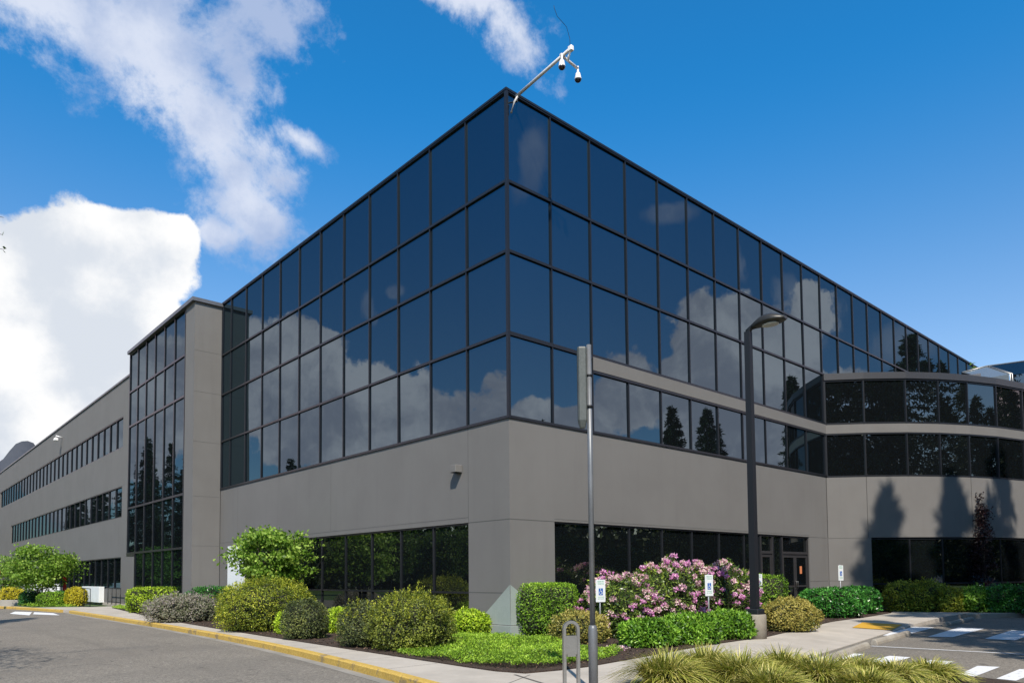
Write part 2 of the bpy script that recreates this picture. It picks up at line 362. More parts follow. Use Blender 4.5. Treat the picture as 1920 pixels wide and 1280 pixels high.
flat = [(p[0], p[1], 0.) for p in INN] + [(x, y+RW_, 0.) for x, y, z in OUT[:-1]] + [(-4.3, -8, 0), (-5.6, -10.5, 0), (-6.6, -14, 0), (-7.6, -18, 0), (-9, -22, 0)] + [(x, y, 0.) for x, y in KB[::-1]] + [(-2.3, 29.5, 0), ]
tag(MB().prism(flat, zr-.05, 0.).build('pavement', M_SIDE), kind='structure')
rm = MB()
for (x0_, y0_, za_), (x1_, y1_, zb_) in zip(OUT[:-1], OUT[1:]):
    if x1_ == -4.3: rm.add([(x0_, y0_, za_), (x1_, y1_, 0), (x0_, y0_+RW_, 0)], [(0, 2, 1)])
    else: rm.add([(x0_, y0_, za_), (x1_, y1_, zb_), (x1_, y1_+RW_, 0), (x0_, y0_+RW_, 0)], [(0, 3, 2, 1)])
    rm.add([(x0_, y0_, za_), (x1_, y1_, zb_), (x1_, y1_, zr-.05), (x0_, y0_, zr-.05)], [(0, 1, 2, 3)])
tag(rm.build('pavement_ramp', M_SIDE), kind='structure')
def ramp_z(x, y):
    xs = [p[0] for p in OUT][::-1]; yo = float(np.interp(x, xs, [p[1] for p in OUT][::-1])); zo = float(np.interp(x, xs, [p[2] for p in OUT][::-1]))
    return zo*max(0., 1-(y-yo)/RW_)
# expansion joints and one wider dark line on the pavement
jm = MB()
def jline(a, b, wd=.012, z=.004):
    a = np.array(a[:2]); b = np.array(b[:2]); n = np.array([-(b-a)[1], (b-a)[0]]); n = n/np.linalg.norm(n)*wd/2
    jm.add([(*(a-n), z), (*(b-n), z), (*(b+n), z), (*(a+n), z)], [(0, 1, 2, 3)])
for yy in np.arange(-3., 27, 1.5):
    xo = np.interp(yy, [p[1] for p in KB[::-1]], [p[0] for p in KB[::-1]]); xi = np.interp(yy, [p[1] for p in INN[:7][::-1]], [p[0] for p in INN[:7][::-1]])
    jline((xo+.02, yy), (xi-.03, yy+.02))
jline(G(965, 1264), G(1020, 1281), .05, .004); jline((-6.1, -6.2), (-4.35, -5.3))  # first one is a wider dark line running out from the bed corner
tag(jm.build('pavement_lines', mat('dark_line', (.10, .09, .08), .95)), kind='structure')
# far pavement along the entrance and in front of the curved wing
tag(MB().prism([(-4.4, 29.3), (-4.5, 29.7), (-4.75, 31.5), (-5.05, 34), (-5.6, 37.5), (-6.6, 41), (-8.6, 46), (-7.4, 46), (-5.2, 41), (-4.0, 37), (-3.2, 34.5), (-2.6, 33), (-.1, 33), (-.1, 47), (1, 47), (1, 31), (-1.2, 31), (-1.2, 29.2)], zr-.05, -.004).build('pavement', M_SIDE), kind='structure')
tag(MB().prism([(17.3, -2.75), (19, -2.3), (21, -4.3), (24.5, -6.2), (30, -7.3), (42, -7.3), (42, -8.9), (30, -8.9), (23.5, -7.75), (20.2, -6.5), (17.6, -5.05)], zr-.05, .03).build('pavement', M_SIDE), kind='structure')
gk = [(17.6, -5.10), (20.2, -6.55), (23.5, -7.8), (30, -8.95), (42, -8.95)]
strip(gk, [(x-.08, y-.16) for x, y in gk], zr-.05, .045, 'kerb', M_GKERB)
gk2 = [(8.8, -5.76, 0), (12.2, -5.22), (15.1, -5.17), (17.5, -5.06)]
# road paint
def quad(name, pts, m, z):
    return tag(MB().prism([(x, y) for x, y in pts], None, z).build(name, m), kind='structure')
zp = zr+.008
for q in [[(1655, 1191), (1690, 1192), (1752, 1176), (1700, 1174)], [(1740, 1193), (1786, 1194), (1846, 1178), (1797, 1176)], [(1846, 1197), (1903, 1200), (1950, 1184), (1897, 1181)],
          [(1795, 1266), (1825, 1269), (1875, 1250), (1833, 1248)], [(1868, 1272), (1905, 1276), (1955, 1256), (1912, 1254)],
          [(1700, 1252), (1745, 1256), (1790, 1240), (1745, 1237)], [(1612, 1243), (1655, 1247), (1708, 1232), (1668, 1229)], [(1510, 1238), (1560, 1241), (1620, 1226), (1580, 1223)]]:
    quad('crosswalk_marking', [G(*p, zr) for p in q], M_WPAINT, zp)
a = np.array(G(1632, 1211, zr)); b = np.array(G(1945, 1228, zr)); quad('parking_line', [a, b, b+(.10, 0), a+(.10, 0)], M_WPAINT, zp)
quad('crosswalk_marking', [G(18, 1150, zr), G(55, 1153, zr), G(60, 1147, zr), G(28, 1146, zr)], M_WPAINT, zp)
quad('crosswalk_marking', [G(62, 1151, zr), G(112, 1153, zr), G(100, 1149, zr), G(64, 1147, zr)], M_WPAINT, zp)
# yellow tactile strip lying on the ramp
def side_z(x): return float(np.interp(x, [8.6, 12.2, 15.1], [-.115, -.02, .02]))
tp = [G(1598, 1175), G(1672, 1175.5), G(1692, 1168), G(1617, 1167)]
dom = MB(); gv = []
for b_ in range(7):
    for a_ in range(13):
        u_, v_ = a_/12, b_/6; p = np.array(tp[0])*(1-u_)*(1-v_)+np.array(tp[1])*u_*(1-v_)+np.array(tp[2])*u_*v_+np.array(tp[3])*(1-u_)*v_
        gv.append((p[0], p[1], ramp_z(p[0], p[1])+.022))
dom.add(gv, [(b_*13+a_, b_*13+a_+1, (b_+1)*13+a_+1, (b_+1)*13+a_) for b_ in range(6) for a_ in range(12)])
tag(dom.build('tactile_paving', M_TACT), kind='structure')
# planting beds
BED = [G(210, 1139)] + [(p[0]+.02, p[1]+.02) for p in INN] + [(18.4, -.9), (18.0, .2), (0.05, .2), (-.05, .05), (-.05, 30), (-2, 30)]
bx = MB().prism([(p[0], p[1], .02) for p in BED], -.1, .02); tag(bx.build('planting_bed', M_MULCH), kind='structure')
GB = [(-4.25, -8.0), (-3.9, -7.1), (-3.0, -7.5), (-1.2, -7.45), (-.2, -7.6), (.5, -8.3), (.4, -9.3), (-.4, -11.5), (-3, -14), (-5.4, -13)]
tag(MB().prism([(x, y, .03) for x, y in GB], zr-.05, .03).build('planting_bed', M_MULCH), kind='structure')
tag(MB().prism([(18.4, -1.0), (19.0, -2.25), (21, -4.25), (24.5, -6.15), (30, -7.25), (42, -7.25), (42, -5), (30, -5.4), (25, -4.6), (21.5, -3), (18.4, .2)], -.1, .04).build('planting_bed', M_MULCH), kind='structure')
tag(MB().prism([(-4.95, 35), (-4.0, 34.4), (-3.0, 33.4), (-2.9, 33.8), (-2.9, 47), (-8, 47.5), (-5.6, 40)], -.15, .02).build('lawn_strip', M_GRASS), kind='structure')

# ------------------------------------------------------------------ the buildings
zt, z1, z2, z3, zg, zh = 14.39, 11.95, 10.076, 7.886, 5.675, 3.04
YL, SL, SR = 20.08, 1.726, 1.643
MW = .036
def mirror_pane(parent, axis, a0, a1, z0, z1_, off, m=M_GLASS, tilt=.0028, name='glass_pane'):
    """one pane in the plane x=off ('y' runs along it) or y=off ('x' runs along it), each hung very slightly out of true"""
    mb = MB(); h = (z1_-z0)/2; q = (a1-a0)/2; t = .008
    if axis == 'y': mb.box(-t, t, -q, q, -h, h); c = (off+.03, (a0+a1)/2, (z0+z1_)/2)
    else: mb.box(-q, q, -t, t, -h, h); c = ((a0+a1)/2, off+.03, (z0+z1_)/2)
    o = mb.build(name, m, parent, c); e1, e2 = random.gauss(0, tilt), random.gauss(0, tilt*.7)
    o.rotation_euler = (0, e2, e1) if axis == 'y' else (e2, 0, e1); return o
B = empty('office_building', (0, 0, 0), 0, 'main office block with a mirror glass corner above a grey concrete base, in the centre', 'building')
# concrete of the two street walls
wl = MB()
LW0, LW1 = 1.70, 17.15      # ground floor window on the left wall
wl.box(0, .35, 0, YL, zh, zg, 0); wl.box(0, .35, 0, LW0, -.1, zh); wl.box(0, .35, LW1, YL, -.1, zh); wl.box(0, .35, LW0, LW1, -.1, .30)
RW0, RW1 = 1.63, 16.43
wl.box(.35, 18.1, 0, .35, zh, zg); wl.box(.35, RW0, 0, .35, -.1, zh); wl.box(RW1, 18.1, 0, .35, -.1, zh); wl.box(RW0, 14.25, 0, .35, -.1, .12)
wl.box(18.1, 41, .35, .6, -.1, zg)
wl.build('wall', M_WALL, B)
jb = MB()
jb.box(-.003, .01, 1.70-.008, 1.70+.008, zh, zg); jb.box(-.003, .01, 0, LW0, zh-.01, zh+.01); jb.box(-.003, .01, 0, LW0, 1.13, 1.15); jb.box(-.003, .01, LW0, YL, zh+.14, zh+.152)
jb.box(0, RW0, -.003, .01, zh-.01, zh+.01); jb.box(0, RW0, -.003, .01, 1.13, 1.15); jb.box(RW0, RW1, -.003, .01, zh+.06, zh+.072)
jb.box(RW1, 18.0, -.003, .01, zh-.01, zh+.01); jb.box(RW1, 18.0, -.003, .01, 1.22, 1.24)
for yy in (9.5, 18.0): jb.box(-.003, .01, yy-.006, yy+.006, zh+.16, zg)
jb.build('panel_joint', M_JOINT, B)
MB().box(.36, 41, .36, 34, -.1, zt-.25).build('core', M_ROOF, B)
MB().box(-.05, .12, -.05, YL, zt, zt+.06).box(.12, 41, -.05, .12, zt, zt+.06).build('coping', M_FRAME, B)
# plinth and a pale patch laid over the wall at the corner foot
pl = MB(); pl.box(-.10, 0, -.10, 1.4, -.05, .30).box(0, 1.3, -.10, 0, -.05, .30); pl.build('plinth', M_PALE, B)
pp = MB(); pp.add([(-.004, 0, .32), (-.004, 1.35, .32), (-.004, .02, 1.35), (-.012, -.004, .32), (-.012, -.004, 1.35)], [(0, 1, 2)]); pp.add([(-.004, -.004, .32), (1.2, -.004, .32), (1.2, -.004, .6), (-.004, -.004, 1.35)], [(0, 1, 2, 3)])
pp.build('pale_patch', M_PALE, B)
MB().box(-.012, .0, LW1+.02, 19.1, .0, 3.0).build('white_panel', M_WHITE, B)
# left curtain wall
rows = [zg, z3-.0, z2, z1, zt]
cwl = MB(); nL = 12; YS = [0]+[SL*i for i in range(1, nL)]; YS = YS+[YL]
for y in YS[1:-1]: cwl.box(-.025, .04, y-MW/2, y+MW/2, zg, zt)
for z in rows[1:-1]: cwl.box(-.033, .04, .05, YL, z-.036, z+.036)
cwl.box(-.035, .04, .05, YL, zg-.02, zg+.05); cwl.box(-.035, .04, .05, YL, zt-.04, zt); cwl.box(-.04, .04, -.04, .04, zg-.02, zt); cwl.box(-.03, .04, YL-.08, YL-.002, zg, zt)
CWL = cwl.build('curtain_wall', M_FRAME, B)
for i in range(nL):
    for j in range(4): mirror_pane(CWL, 'y', YS[i]+.02, YS[i+1]-.02, rows[j]+.01, rows[j+1]-.01, 0)
# right curtain wall
XS = [0]+[SR*i-.02 for i in range(1, 25)]+[40.8]
XB = 18.15; nB = 11
cwr = MB()
for i, x in enumerate(XS[1:-1]):
    lo = zg if x < XB else z2-.2
    cwr.box(x-MW/2, x+MW/2, -.025, .04, lo, zt)
for z in (z2, z1): cwr.box(.05, 40.8, -.033, .04, z-.036, z+.036)
cwr.box(.05, XS[2], -.033, .04, z3-.05, z3+.05); cwr.box(XS[2], XB, -.036, .04, z3, z3+.08); cwr.box(XS[2], XB, -.036, .04, 7.42, 7.50)
cwr.box(.05, XB, -.035, .04, zg-.02, zg+.05); cwr.box(.05, 40.8, -.035, .04, zt-.04, zt)
CWR = cwr.build('curtain_wall', M_FRAME, B)
MB().box(XS[2], XB, -.045, -.03, 7.50, z3).build('spandrel_band', M_WALL, B)
far = MB()
for i in range(25):
    for j, (a, b) in enumerate([(z1, zt), (z2, z1), (z3 if i < 2 else z3+.06, z2), (zg, z3 if i < 2 else 7.45)]):
        if j > 1 and i > 10: continue
        if i <= 15: mirror_pane(CWR, 'x', XS[i]+.02, XS[i+1]-.02, a+.01, b-.01, 0)
        else: far.box(XS[i]+.02, XS[i+1]-.02, .022, .038, a+.01, b-.01)
far.box(18.2, 40.8, .022, .038, 9.3, z2-.02)
tag(far.build('distant_glass_panes', M_GLASS, CWR), kind='stuff')
# ground floor windows of the main block
def ribbon(parent, axis, edges, z0, z1_, off, trans=None, m=M_GLASSG, gname='glass_pane', rec=.10, fw_=.05, tilt=.001):
    mb = MB(); a0, a1 = edges[0], edges[-1]
    def bx(p0, p1, q0, q1, d=0.):
        if axis == 'y': mb.box(off+rec-.05-d, off+rec+.03, p0, p1, q0, q1)
        else: mb.box(p0, p1, off+rec-.05-d, off+rec+.03, q0, q1)
    for e in edges[1:-1]: bx(e-fw_/2, e+fw_/2, z0+fw_, z1_-fw_)
    bx(a0, a0+fw_, z0, z1_, .004); bx(a1-fw_, a1, z0, z1_, .004); bx(a0+fw_, a1-fw_, z0, z0+fw_, .002); bx(a0+fw_, a1-fw_, z1_-fw_, z1_, .002)
    if trans: bx(a0+fw_, a1-fw_, trans-.025, trans+.025, .005)
    fr = mb.build('window', M_FRAME, parent)
    for i in range(len(edges)-1):
        mirror_pane(fr, axis, edges[i]+.01, edges[i+1]-.01, z0+.02, z1_-.02, off+rec-.03, m, tilt, gname)
    return fr
ribbon(B, 'y', [LW0]+[LW0+1.717*i for i in range(1, 9)]+[LW1], .30, zh, 0, 1.12)
ribbon(B, 'x', [RW0]+[RW0+1.643*i for i in range(1, 7)]+[12.6], .12, zh, 0, None)
# doors on the right
def door(parent, x0, x1, leaves, name='door', notice=False):
    mb = MB(); y = .05; zb = .08; zd = 2.32; f = .07
    mb.box(x0, x0+f, y, y+.12, zb, zh); mb.box(x1-f, x1, y, y+.12, zb, zh); mb.box(x0+f, x1-f, y, y+.12, zh-f, zh); mb.box(x0+f, x1-f, y, y+.12, zd, zd+.10)
    o = mb.build(name, M_DOORM, parent); wd = (x1-x0-2*f)/leaves
    MB().box(x0+f, x1-f, y+.07, y+.09, zd+.10, zh-f).build('glass_pane', M_GLASSG, o)
    for k in range(leaves):
        a = x0+f+k*wd+.006; b = a+wd-.012; l = MB(); y2 = y+.03; s = .10
        l.box(a, a+s, y2, y2+.05, zb, zd-.01); l.box(b-s, b, y2, y2+.05, zb, zd-.01); l.box(a+s, b-s, y2, y2+.05, zb, zb+.22); l.box(a+s, b-s, y2, y2+.05, zd-.13, zd-.01)
        l.box(a+s, b-s, y2+.004, y2+.046, 1.02, 1.09)
        l.build('door_leaf', M_DOORM, o); MB().box(a+s, b-s, y2+.02, y2+.035, zb+.22, zd-.13).build('glass_pane', M_GLASSG, o)
        hx = b-s+.05 if k == 0 and leaves == 2 else a+s-.05
        h = MB(); h.tube([(hx, y2, .95), (hx, y2-.06, .95), (hx, y2-.06, 1.25), (hx, y2, 1.25)], .014, 8); h.build('handle', M_BRUSH, o)
        if notice and k == leaves-1: MB().box((a+b)/2-.11, (a+b)/2+.06, y2+.012, y2+.018, 1.55, 1.85).build('paper_notice', M_ORANGE, o)
    return o
door(B, 14.25, RW1, 2, notice=True); door(B, 12.62, 13.55, 1)
ribbon(B, 'x', [13.57, 14.23], .12, zh, 0, None)

# stair tower
XT = -1.25; Y0, Y1, YG = 20.08, 30.7, 21.3
T = empty('stair_tower', (XT, Y0, 0), 0, 'projecting stair tower with tall glass face and plain grey side wall', 'building')
T.location = (0, 0, 0)
tw = MB(); tw.box(XT, -.02, Y0, YG, -.1, 14.25); tw.box(XT+.3, -.02, YG, 29.2, -.1, 14.2); tw.box(XT+.3, -.02, 29.2, Y1-.02, 3.0, 14.2); tw.build('wall', M_WALL, T)
tj = MB()
for z in (10.1, 12.0, 7.8, 5.3, 3.04): tj.box(XT, -.05, Y0-.003, Y0+.01, z-.006, z+.006)
tj.build('panel_joint', M_JOINT, T)
MB().box(XT-.14, .0, Y0-.10, Y1+.1, 14.25, 14.42).build('coping', M_COPE, T)
tz = [.1, 2.98, 5.49, 10.1, 12.05, 14.22]; ty = [YG+(Y1-YG)/6*i for i in range(7)]
tf = MB()
for i, y in enumerate(ty[1:-1]): tf.box(XT-.02, XT+.06, y-.04, y+.04, tz[0] if y < 29.3 else tz[1], 14.22)
for z in tz[1:-1]: tf.box(XT-.028, XT+.06, YG, Y1, z-.05, z+.05)
tf.box(XT-.03, XT+.06, Y1-.08, Y1, 2.98, 14.22); tf.box(XT-.03, XT+.06, YG+.002, YG+.05, .1, 14.22); tf.box(XT-.035, XT+.3, 29.15, Y1, 2.80, 3.02); tf.box(XT-.02, XT+.3, 29.13, 29.21, .0, 2.8)
TF = tf.build('curtain_wall', M_FRAME, T)
for i in range(6):
    for j in range(5):
        if j == 0 and i == 5: continue
        mirror_pane(TF, 'y', ty[i]+.02, min(ty[i+1], Y1)-.02, tz[j]+.01, tz[j+1]-.01, XT+.005, M_GLASS, .0012)
# far office wing
Wg = empty('office_wing', (0, 0, 0), 0, 'long low three storey grey wing with ribbon windows, receding at the far left', 'building')
fw1 = MB(); FE = 112; segs = [(-.1, .9), (2.95, 5.5), (7.5, 10.0), (12.0, 14.3)]
for a, b in segs: fw1.box(0, .3, Y1-1.3, FE, a, b)
for a, b, ye in ((.9, 2.95, 60), (5.5, 7.5, 82.4), (10.0, 12.0, 91.5)): fw1.box(.001, .3, Y1-1.3, 37.1, a, b); fw1.box(.001, .3, ye, FE, a, b)
fw1.build('wall', M_WALL, Wg); MB().box(.31, 30, Y1+3.5, FE, 0, 14.0).build('core', M_ROOF, Wg)
MB().box(-.07, .35, Y1-1.3, FE, 14.3, 14.42).build('coping', M_COPE, Wg)
for a, b, ye in ((.9, 2.95, 60), (5.5, 7.5, 82.4), (10.0, 12.0, 91.5)):
    n = int((ye-37.1)/1.72); fr = MB(); fr.box(.02, .14, 37.1, 37.16, a, b); fr.box(.02, .14, 37.1, ye, a, a+.06); fr.box(.02, .14, 37.1, ye, b-.06, b)
    for i in range(1, n+1): fr.box(.03, .14, 37.1+i*1.72-.03, 37.1+i*1.72+.03, a+.06, b-.06)
    wo_ = fr.build('window', M_FRAME, Wg); pn = MB()
    for i in range(n):
        e = random.gauss(0, .0007); y0_, y1_ = 37.1+i*1.72, 37.1+(i+1)*1.72; pn.add([(.10+e, y0_, a), (.10-e, y1_, a), (.10-e, y1_, b), (.10+e, y0_, b)], [(3, 2, 1, 0)])
    pn.build('glass_pane', M_GLASS, wo_)
# curved wing on the right
CV = [(18.15, -.003), (19.22, -1.22), (20.5, -2.43), (21.75, -3.30), (23.1, -4.02), (24.7, -4.68), (26.6, -5.22), (29.2, -5.6), (32, -5.7), (36, -5.4), (41, -4.0)]
C = empty('curved_wing', (0, 0, 0), 0, 'low curved wing with two bands of dark glass at the right', 'building')
def inset(P, k):
    out = []
    for i, p in enumerate(P):
        a = np.array(P[max(i-1, 0)]); b = np.array(P[min(i+1, len(P)-1)]); t = (b-a)/np.linalg.norm(b-a); n = np.array([-t[1], t[0]])
        out.append((p[0]+n[0]*k, p[1]+n[1]*k))
    return out
BACK = [(41, 0.), (18.2, 0.)]
def band(mb, z0, z1_, k0, mi=0): mb.prism(inset(CV, k0)+[(41, -.2), (18.3, -.2)] if False else inset(CV, k0)+[(41, .3), (18.3, .3)], z0, z1_, mi)
cw = MB(); band(cw, 3.04, 5.62, 0.); band(cw, 7.50, 7.88, 0.)
# solid pier at the junction
pr = [CV[0], CV[1], tuple(np.array(CV[1])*.93+np.array(CV[2])*.07)]
cw.prism(pr+[(19.5, .3), (18.2, .3)], -.1, 3.04); cw.build('wall', M_WALL, C)
cj = MB(); e0 = np.array(CV[1]); 
for i in (1, 4, 7):
    p = np.array(inset(CV, -.004)[i]); cj.box(p[0]-.008, p[0]+.008, p[1]-.008, p[1]+.008, 3.04, 5.6)
for (p, q) in ((CV[0], CV[1]), (CV[1], pr[2])):
    p = np.array(p); q = np.array(q); t = (q-p)/np.linalg.norm(q-p); n = np.array([t[1], -t[0]])*.004
    for z in (1.23, 3.03): cj.add([(*(p+n), z-.008), (*(q+n), z-.008), (*(q+n), z+.008), (*(p+n), z+.008)], [(0, 1, 2, 3)])
cj.build('panel_joint', M_JOINT, C)
ck = MB(); band(ck, -.1, 10.0, .14); ck.build('core', M_ROOF, C)
cp = MB(); band(cp, 9.80, 10.08, -.05); cp.build('roof_fascia', mat('fascia_metal', (.055, .055, .062), .45, .3), C)
for (za, zb, kk) in ((5.62, 7.50, M_GLASSD), (7.88, 9.80, M_GLASSD)):
    m = MB(); P = inset(CV, -.01); Q = inset(CV, .07)
    for i in range(len(CV)):
        t = np.array(CV[min(i+1, len(CV)-1)])-np.array(CV[max(i-1, 0)]); t = t/np.linalg.norm(t)*(.028 if i else .06)
        m.prism([(P[i][0]-t[0], P[i][1]-t[1]), (P[i][0]+t[0], P[i][1]+t[1]), (Q[i][0]+t[0], Q[i][1]+t[1]), (Q[i][0]-t[0], Q[i][1]-t[1])], za, zb)
    for z0, z1_ in ((za, za+.07), (zb-.07, zb)):
        m.prism(inset(CV, -.006)+inset(CV, .06)[::-1], z0, z1_)
        mm = inset(CV, -.006)+inset(CV, .06)[::-1]; m.prism(mm, None, z0)
    fr = m.build('window', M_FRAME, C)
    for i in range(len(CV)-1):
        p = np.array(inset(CV, .05)[i]); q = np.array(inset(CV, .05)[i+1]); c_ = (p+q)/2; L = np.linalg.norm(q-p)/2
        o = MB().box(-L, L, -.006, .006, -(zb-za)/2, (zb-za)/2).build('glass_pane', kk, fr, (c_[0], c_[1], (za+zb)/2))
        o.rotation_euler = (random.gauss(0, .001), 0, math.atan2(*(q-p)[::-1])+random.gauss(0, .001))
# its ground floor glazing
gf = [pr[2]]+CV[2:]; m = MB(); P = inset(gf, .10)
for i in range(len(gf)):
    t = np.array(gf[min(i+1, len(gf)-1)])-np.array(gf[max(i-1, 0)]); t = t/np.linalg.norm(t)*.03; n = np.array([-t[1], t[0]])
    if i % 2 == 0 or i == 1: m.prism([tuple(P[i]-t-n), tuple(P[i]+t-n), tuple(P[i]+t+n), tuple(P[i]-t+n)], .25, 3.04)
fz = m.prism(inset(gf, .06)+inset(gf, .13)[::-1], 1.05, 1.12).prism(inset(gf, .06)+inset(gf, .13)[::-1], 2.95, 3.035).build('window', M_FRAME, C)
for i in range(len(gf)-1):
    p = np.array(P[i]); q = np.array(P[i+1]); c_ = (p+q)/2; L = np.linalg.norm(q-p)/2
    o = MB().box(-L, L, -.006, .006, -1.42, 1.42).build('glass_pane', M_GLASSG, fz, (c_[0], c_[1], 1.63)); o.rotation_euler = (0, 0, math.atan2(*(q-p)[::-1]))
# rooflight on the curved wing
sp = D(1806, 36.5)
S = empty('rooflight', (sp[0], sp[1], 10.0), math.atan2(r2[1], r2[0])+.12, 'sloping metal and glass rooflight on top of the curved wing, at the right edge', 'rooflight')
sl_ = MB(); sl_.add([(0, 0, 1.45), (1.15, -.35, 1.62), (1.15, 1.2, 1.9), (0, 1.0, 1.6), (0, 0, 0), (1.15, -.35, 0), (1.15, 1.2, 0), (0, 1.0, 0)], [(0, 1, 2, 3), (4, 5, 1, 0), (5, 6, 2, 1), (7, 4, 0, 3)])
sl_.build('metal_hood', M_COPE, S)
MB().add([(1.18, -.45, 1.30), (2.55, -.55, 1.55), (2.55, .9, 2.35), (1.18, 1.0, 2.02), (1.18, -.45, 0), (2.55, -.55, 0), (2.55, .9, 0), (1.18, 1.0, 0)], [(0, 1, 2, 3), (4, 5, 1, 0), (6, 7, 3, 2)]).build('sloping_glass', mat('pale_glazing', (.16, .19, .22), .12, .3), S)
MB().add([(2.62, -.6, 1.5), (6, -.8, 1.9), (6, 1.0, 2.9), (2.62, .95, 2.42), (2.62, -.6, 0), (6, -.8, 0)], [(0, 1, 2, 3), (4, 5, 1, 0)]).build('sloping_glass', M_GLASSD, S)
rb = MB()
for x_, z0_, z1__ in ((1.17, 1.32, 2.02), (2.585, 1.56, 2.38), (2.70, 1.56, 2.42)): rb.tube([(x_, -.62, 0), (x_, -.6, z0_), (x_, .95, z1__)], .035, 6)
rb.tube([(1.17, .97, 2.03), (2.6, .93, 2.4), (6, 1.0, 2.92)], .035, 6); rb.build('glazing_bar', M_BRUSH, S)
# slate-grey hump added behind the wing in place of a dark cloud underside
hx = MB(); hp = []
for i in range(41):
    t = .45+.25*i/40; hp.append((-210+t*420, 62+1.5*math.sin(t*60)+13*math.exp(-abs((t-.622)/.020)**3)-14*max(0, (t-.63)/.07)))
hx.add([(x, 420, -1) for x, z in hp]+[(x, 440, z) for x, z in hp]+[(x, 560, -1) for x, z in hp], [(i, i+1, 41+i+1, 41+i) for i in range(40)]+[(41+i, 41+i+1, 82+i+1, 82+i) for i in range(40)], 0, True)
tag(hx.build('grey_hump', mat('slate_grey', rough=1, fn=noisy((.035, .042, .058), (.05, .056, .072), .02, .3))), kind='structure')

# ------------------------------------------------------------------ street furniture
def wheel_stop(a, b, label):
    a = np.array(a); b = np.array(b); L = np.linalg.norm(b-a)/2; c_ = (a+b)/2
    prof = [(-.085, 0), (-.08, .06), (-.055, .11), (-.02, .125), (.02, .125), (.055, .11), (.08, .06), (.085, 0)]
    rings = []
    for s, k in ((-L, .82), (-L+.05, 1), (0, 1), (L-.05, 1), (L, .82)):
        rings.append([(s, y*k, z*(k if k == 1 else .88)) for y, z in prof])
    o = MB().loft(rings, 0, False).build('parking_block', M_GKERB, None, (c_[0], c_[1], zr+.003)); o.rotation_euler = (0, 0, math.atan2((b-a)[1], (b-a)[0]))
    return tag(o, label, 'parking block', 'concrete blocks at the heads of the parking bays')
wheel_stop(G(1555, 1238, zr), G(1625, 1213, zr), 'weathered concrete parking block nearest the variegated grass, its end half in sun')
wheel_stop(G(1638, 1208, zr), G(1703, 1190, zr), 'shaded concrete parking block in the middle, beside the first white crosswalk bar')
wheel_stop(G(1772, 1174, zr), G(1822, 1162, zr), 'farthest concrete parking block, in front of the raised kerb by the curved wing')

# black parking lot lamp on its concrete foot
lx, ly = G(1417, 1196)
L = empty('street_lamp', (lx, ly, 0), 0, 'tall square black lamp post with a flat arching head, standing on a round concrete foot', 'lamp post')
cb = MB(); cb.loft([[(.26*math.cos(a)*k, .26*math.sin(a)*k, z) for a in np.linspace(0, 2*math.pi, 25)[:-1]] for z, k in ((-.05, 1), (.56, 1), (.585, .95), (.59, .9))])
for p in cb.sm: pass
cb.build('concrete_foot', mat('stained_concrete', rough=.9, fn=f_conc((.20, .175, .14), (.36, .32, .27))), L)
MB().box(-.17, .17, -.17, .17, .592, .72, 0, .02).build('base_cover', M_BLACK, L)
MB().loft([[(-k, -k, z), (k, -k, z), (k, k, z), (-k, k, z)] for z, k in ((.72, .083), (7.60, .072))], 0, False).build('post', M_BLACK, L)
hd = MB()
hd.tube([(0, 0, 7.5), (0, -.01, 7.62), (0, -.09, 7.685), (0, -.22, 7.69)], [.07, .078, .062, .055], 10)
hd.build('arm', M_BLACK, L)
rings = []
for t in np.linspace(0, 1, 12):
    wv = .05+.21*math.sin(min(1, t*1.45+.02)*math.pi*.5)*(1-.0*t) if t < .62 else .26*math.cos((t-.62)/.38*1.25)
    h = .04+.19*math.sin(math.pi*min(1, t*.9+.08)); yy = -.10-.90*t; zz = 7.67+.02*t
    rings.append([(wv*math.cos(a), yy, zz+(h*math.sin(a) if a <= math.pi else .028*math.sin(a))) for a in np.linspace(0, 2*math.pi, 17)[:-1]])
hd = MB().loft(rings, 0, True).build('lamp_head', mat('bronze_housing', (.05, .048, .045), .4, .4), L)
ln = MB().loft([[(.15*math.cos(a), -.60+.21*math.sin(a), 7.635+z) for a in np.linspace(0, 2*math.pi, 17)[:-1]] for z in (-.02, .01)]).build('lens', M_LENS, hd)

# slim grey pole with a box mounted near its top
gx, gy = G(1113, 1297)
Pq = empty('antenna_pole', (gx, gy, 0), 0, 'slim grey steel pole with wider lower sleeve and a tall box near its top', 'pole')
MB().tube([(0, 0, -.1), (0, 0, .85), (0, 0, .89), (0, 0, .91)], [.064, .064, .055, .04], 20).build('sleeve', M_GREY, Pq)
MB().tube([(0, 0, .9), (0, 0, 4.78)], [.038, .034], 16).build('shaft', M_GREY, Pq)
dl = np.array([-r2[0], -r2[1]]); dl = dl/np.linalg.norm(dl); dn = np.array([-dl[1], dl[0]])
bm = MB()
def pbox(mb, a0, a1, b0, b1, z0, z1_, ch=.02, mi=0, k=1.):
    pts = []
    for (a, b) in ((a0+ch, b0), (a1-ch, b0), (a1, b0+ch), (a1, b1-ch), (a1-ch, b1), (a0+ch, b1), (a0, b1-ch), (a0, b0+ch)): pts.append((a, b))
    cmx = (a0+a1)/2
    mb.loft([[(*(dl*(cmx+(a-cmx)*kk)+dn*b*kk), z) for a, b in pts] for z, kk in ((z0, .55*k), (z0+.10, .95*k), (z1_-.02, 1), (z1_, .9))], mi, False)
pbox(bm, .035, .165, -.07, .07, 3.62, 4.74)
bm.build('antenna_box', mat('box_grey_green', rough=.5, fn=noisy((.05, .058, .055), (.085, .092, .088), 3, 40)), Pq)
bm = MB(); bm.tube([(0, 0, 3.9), (0, 0, 3.93)], .052, 16).tube([(0, 0, 4.34), (0, 0, 4.36)], .046, 16)
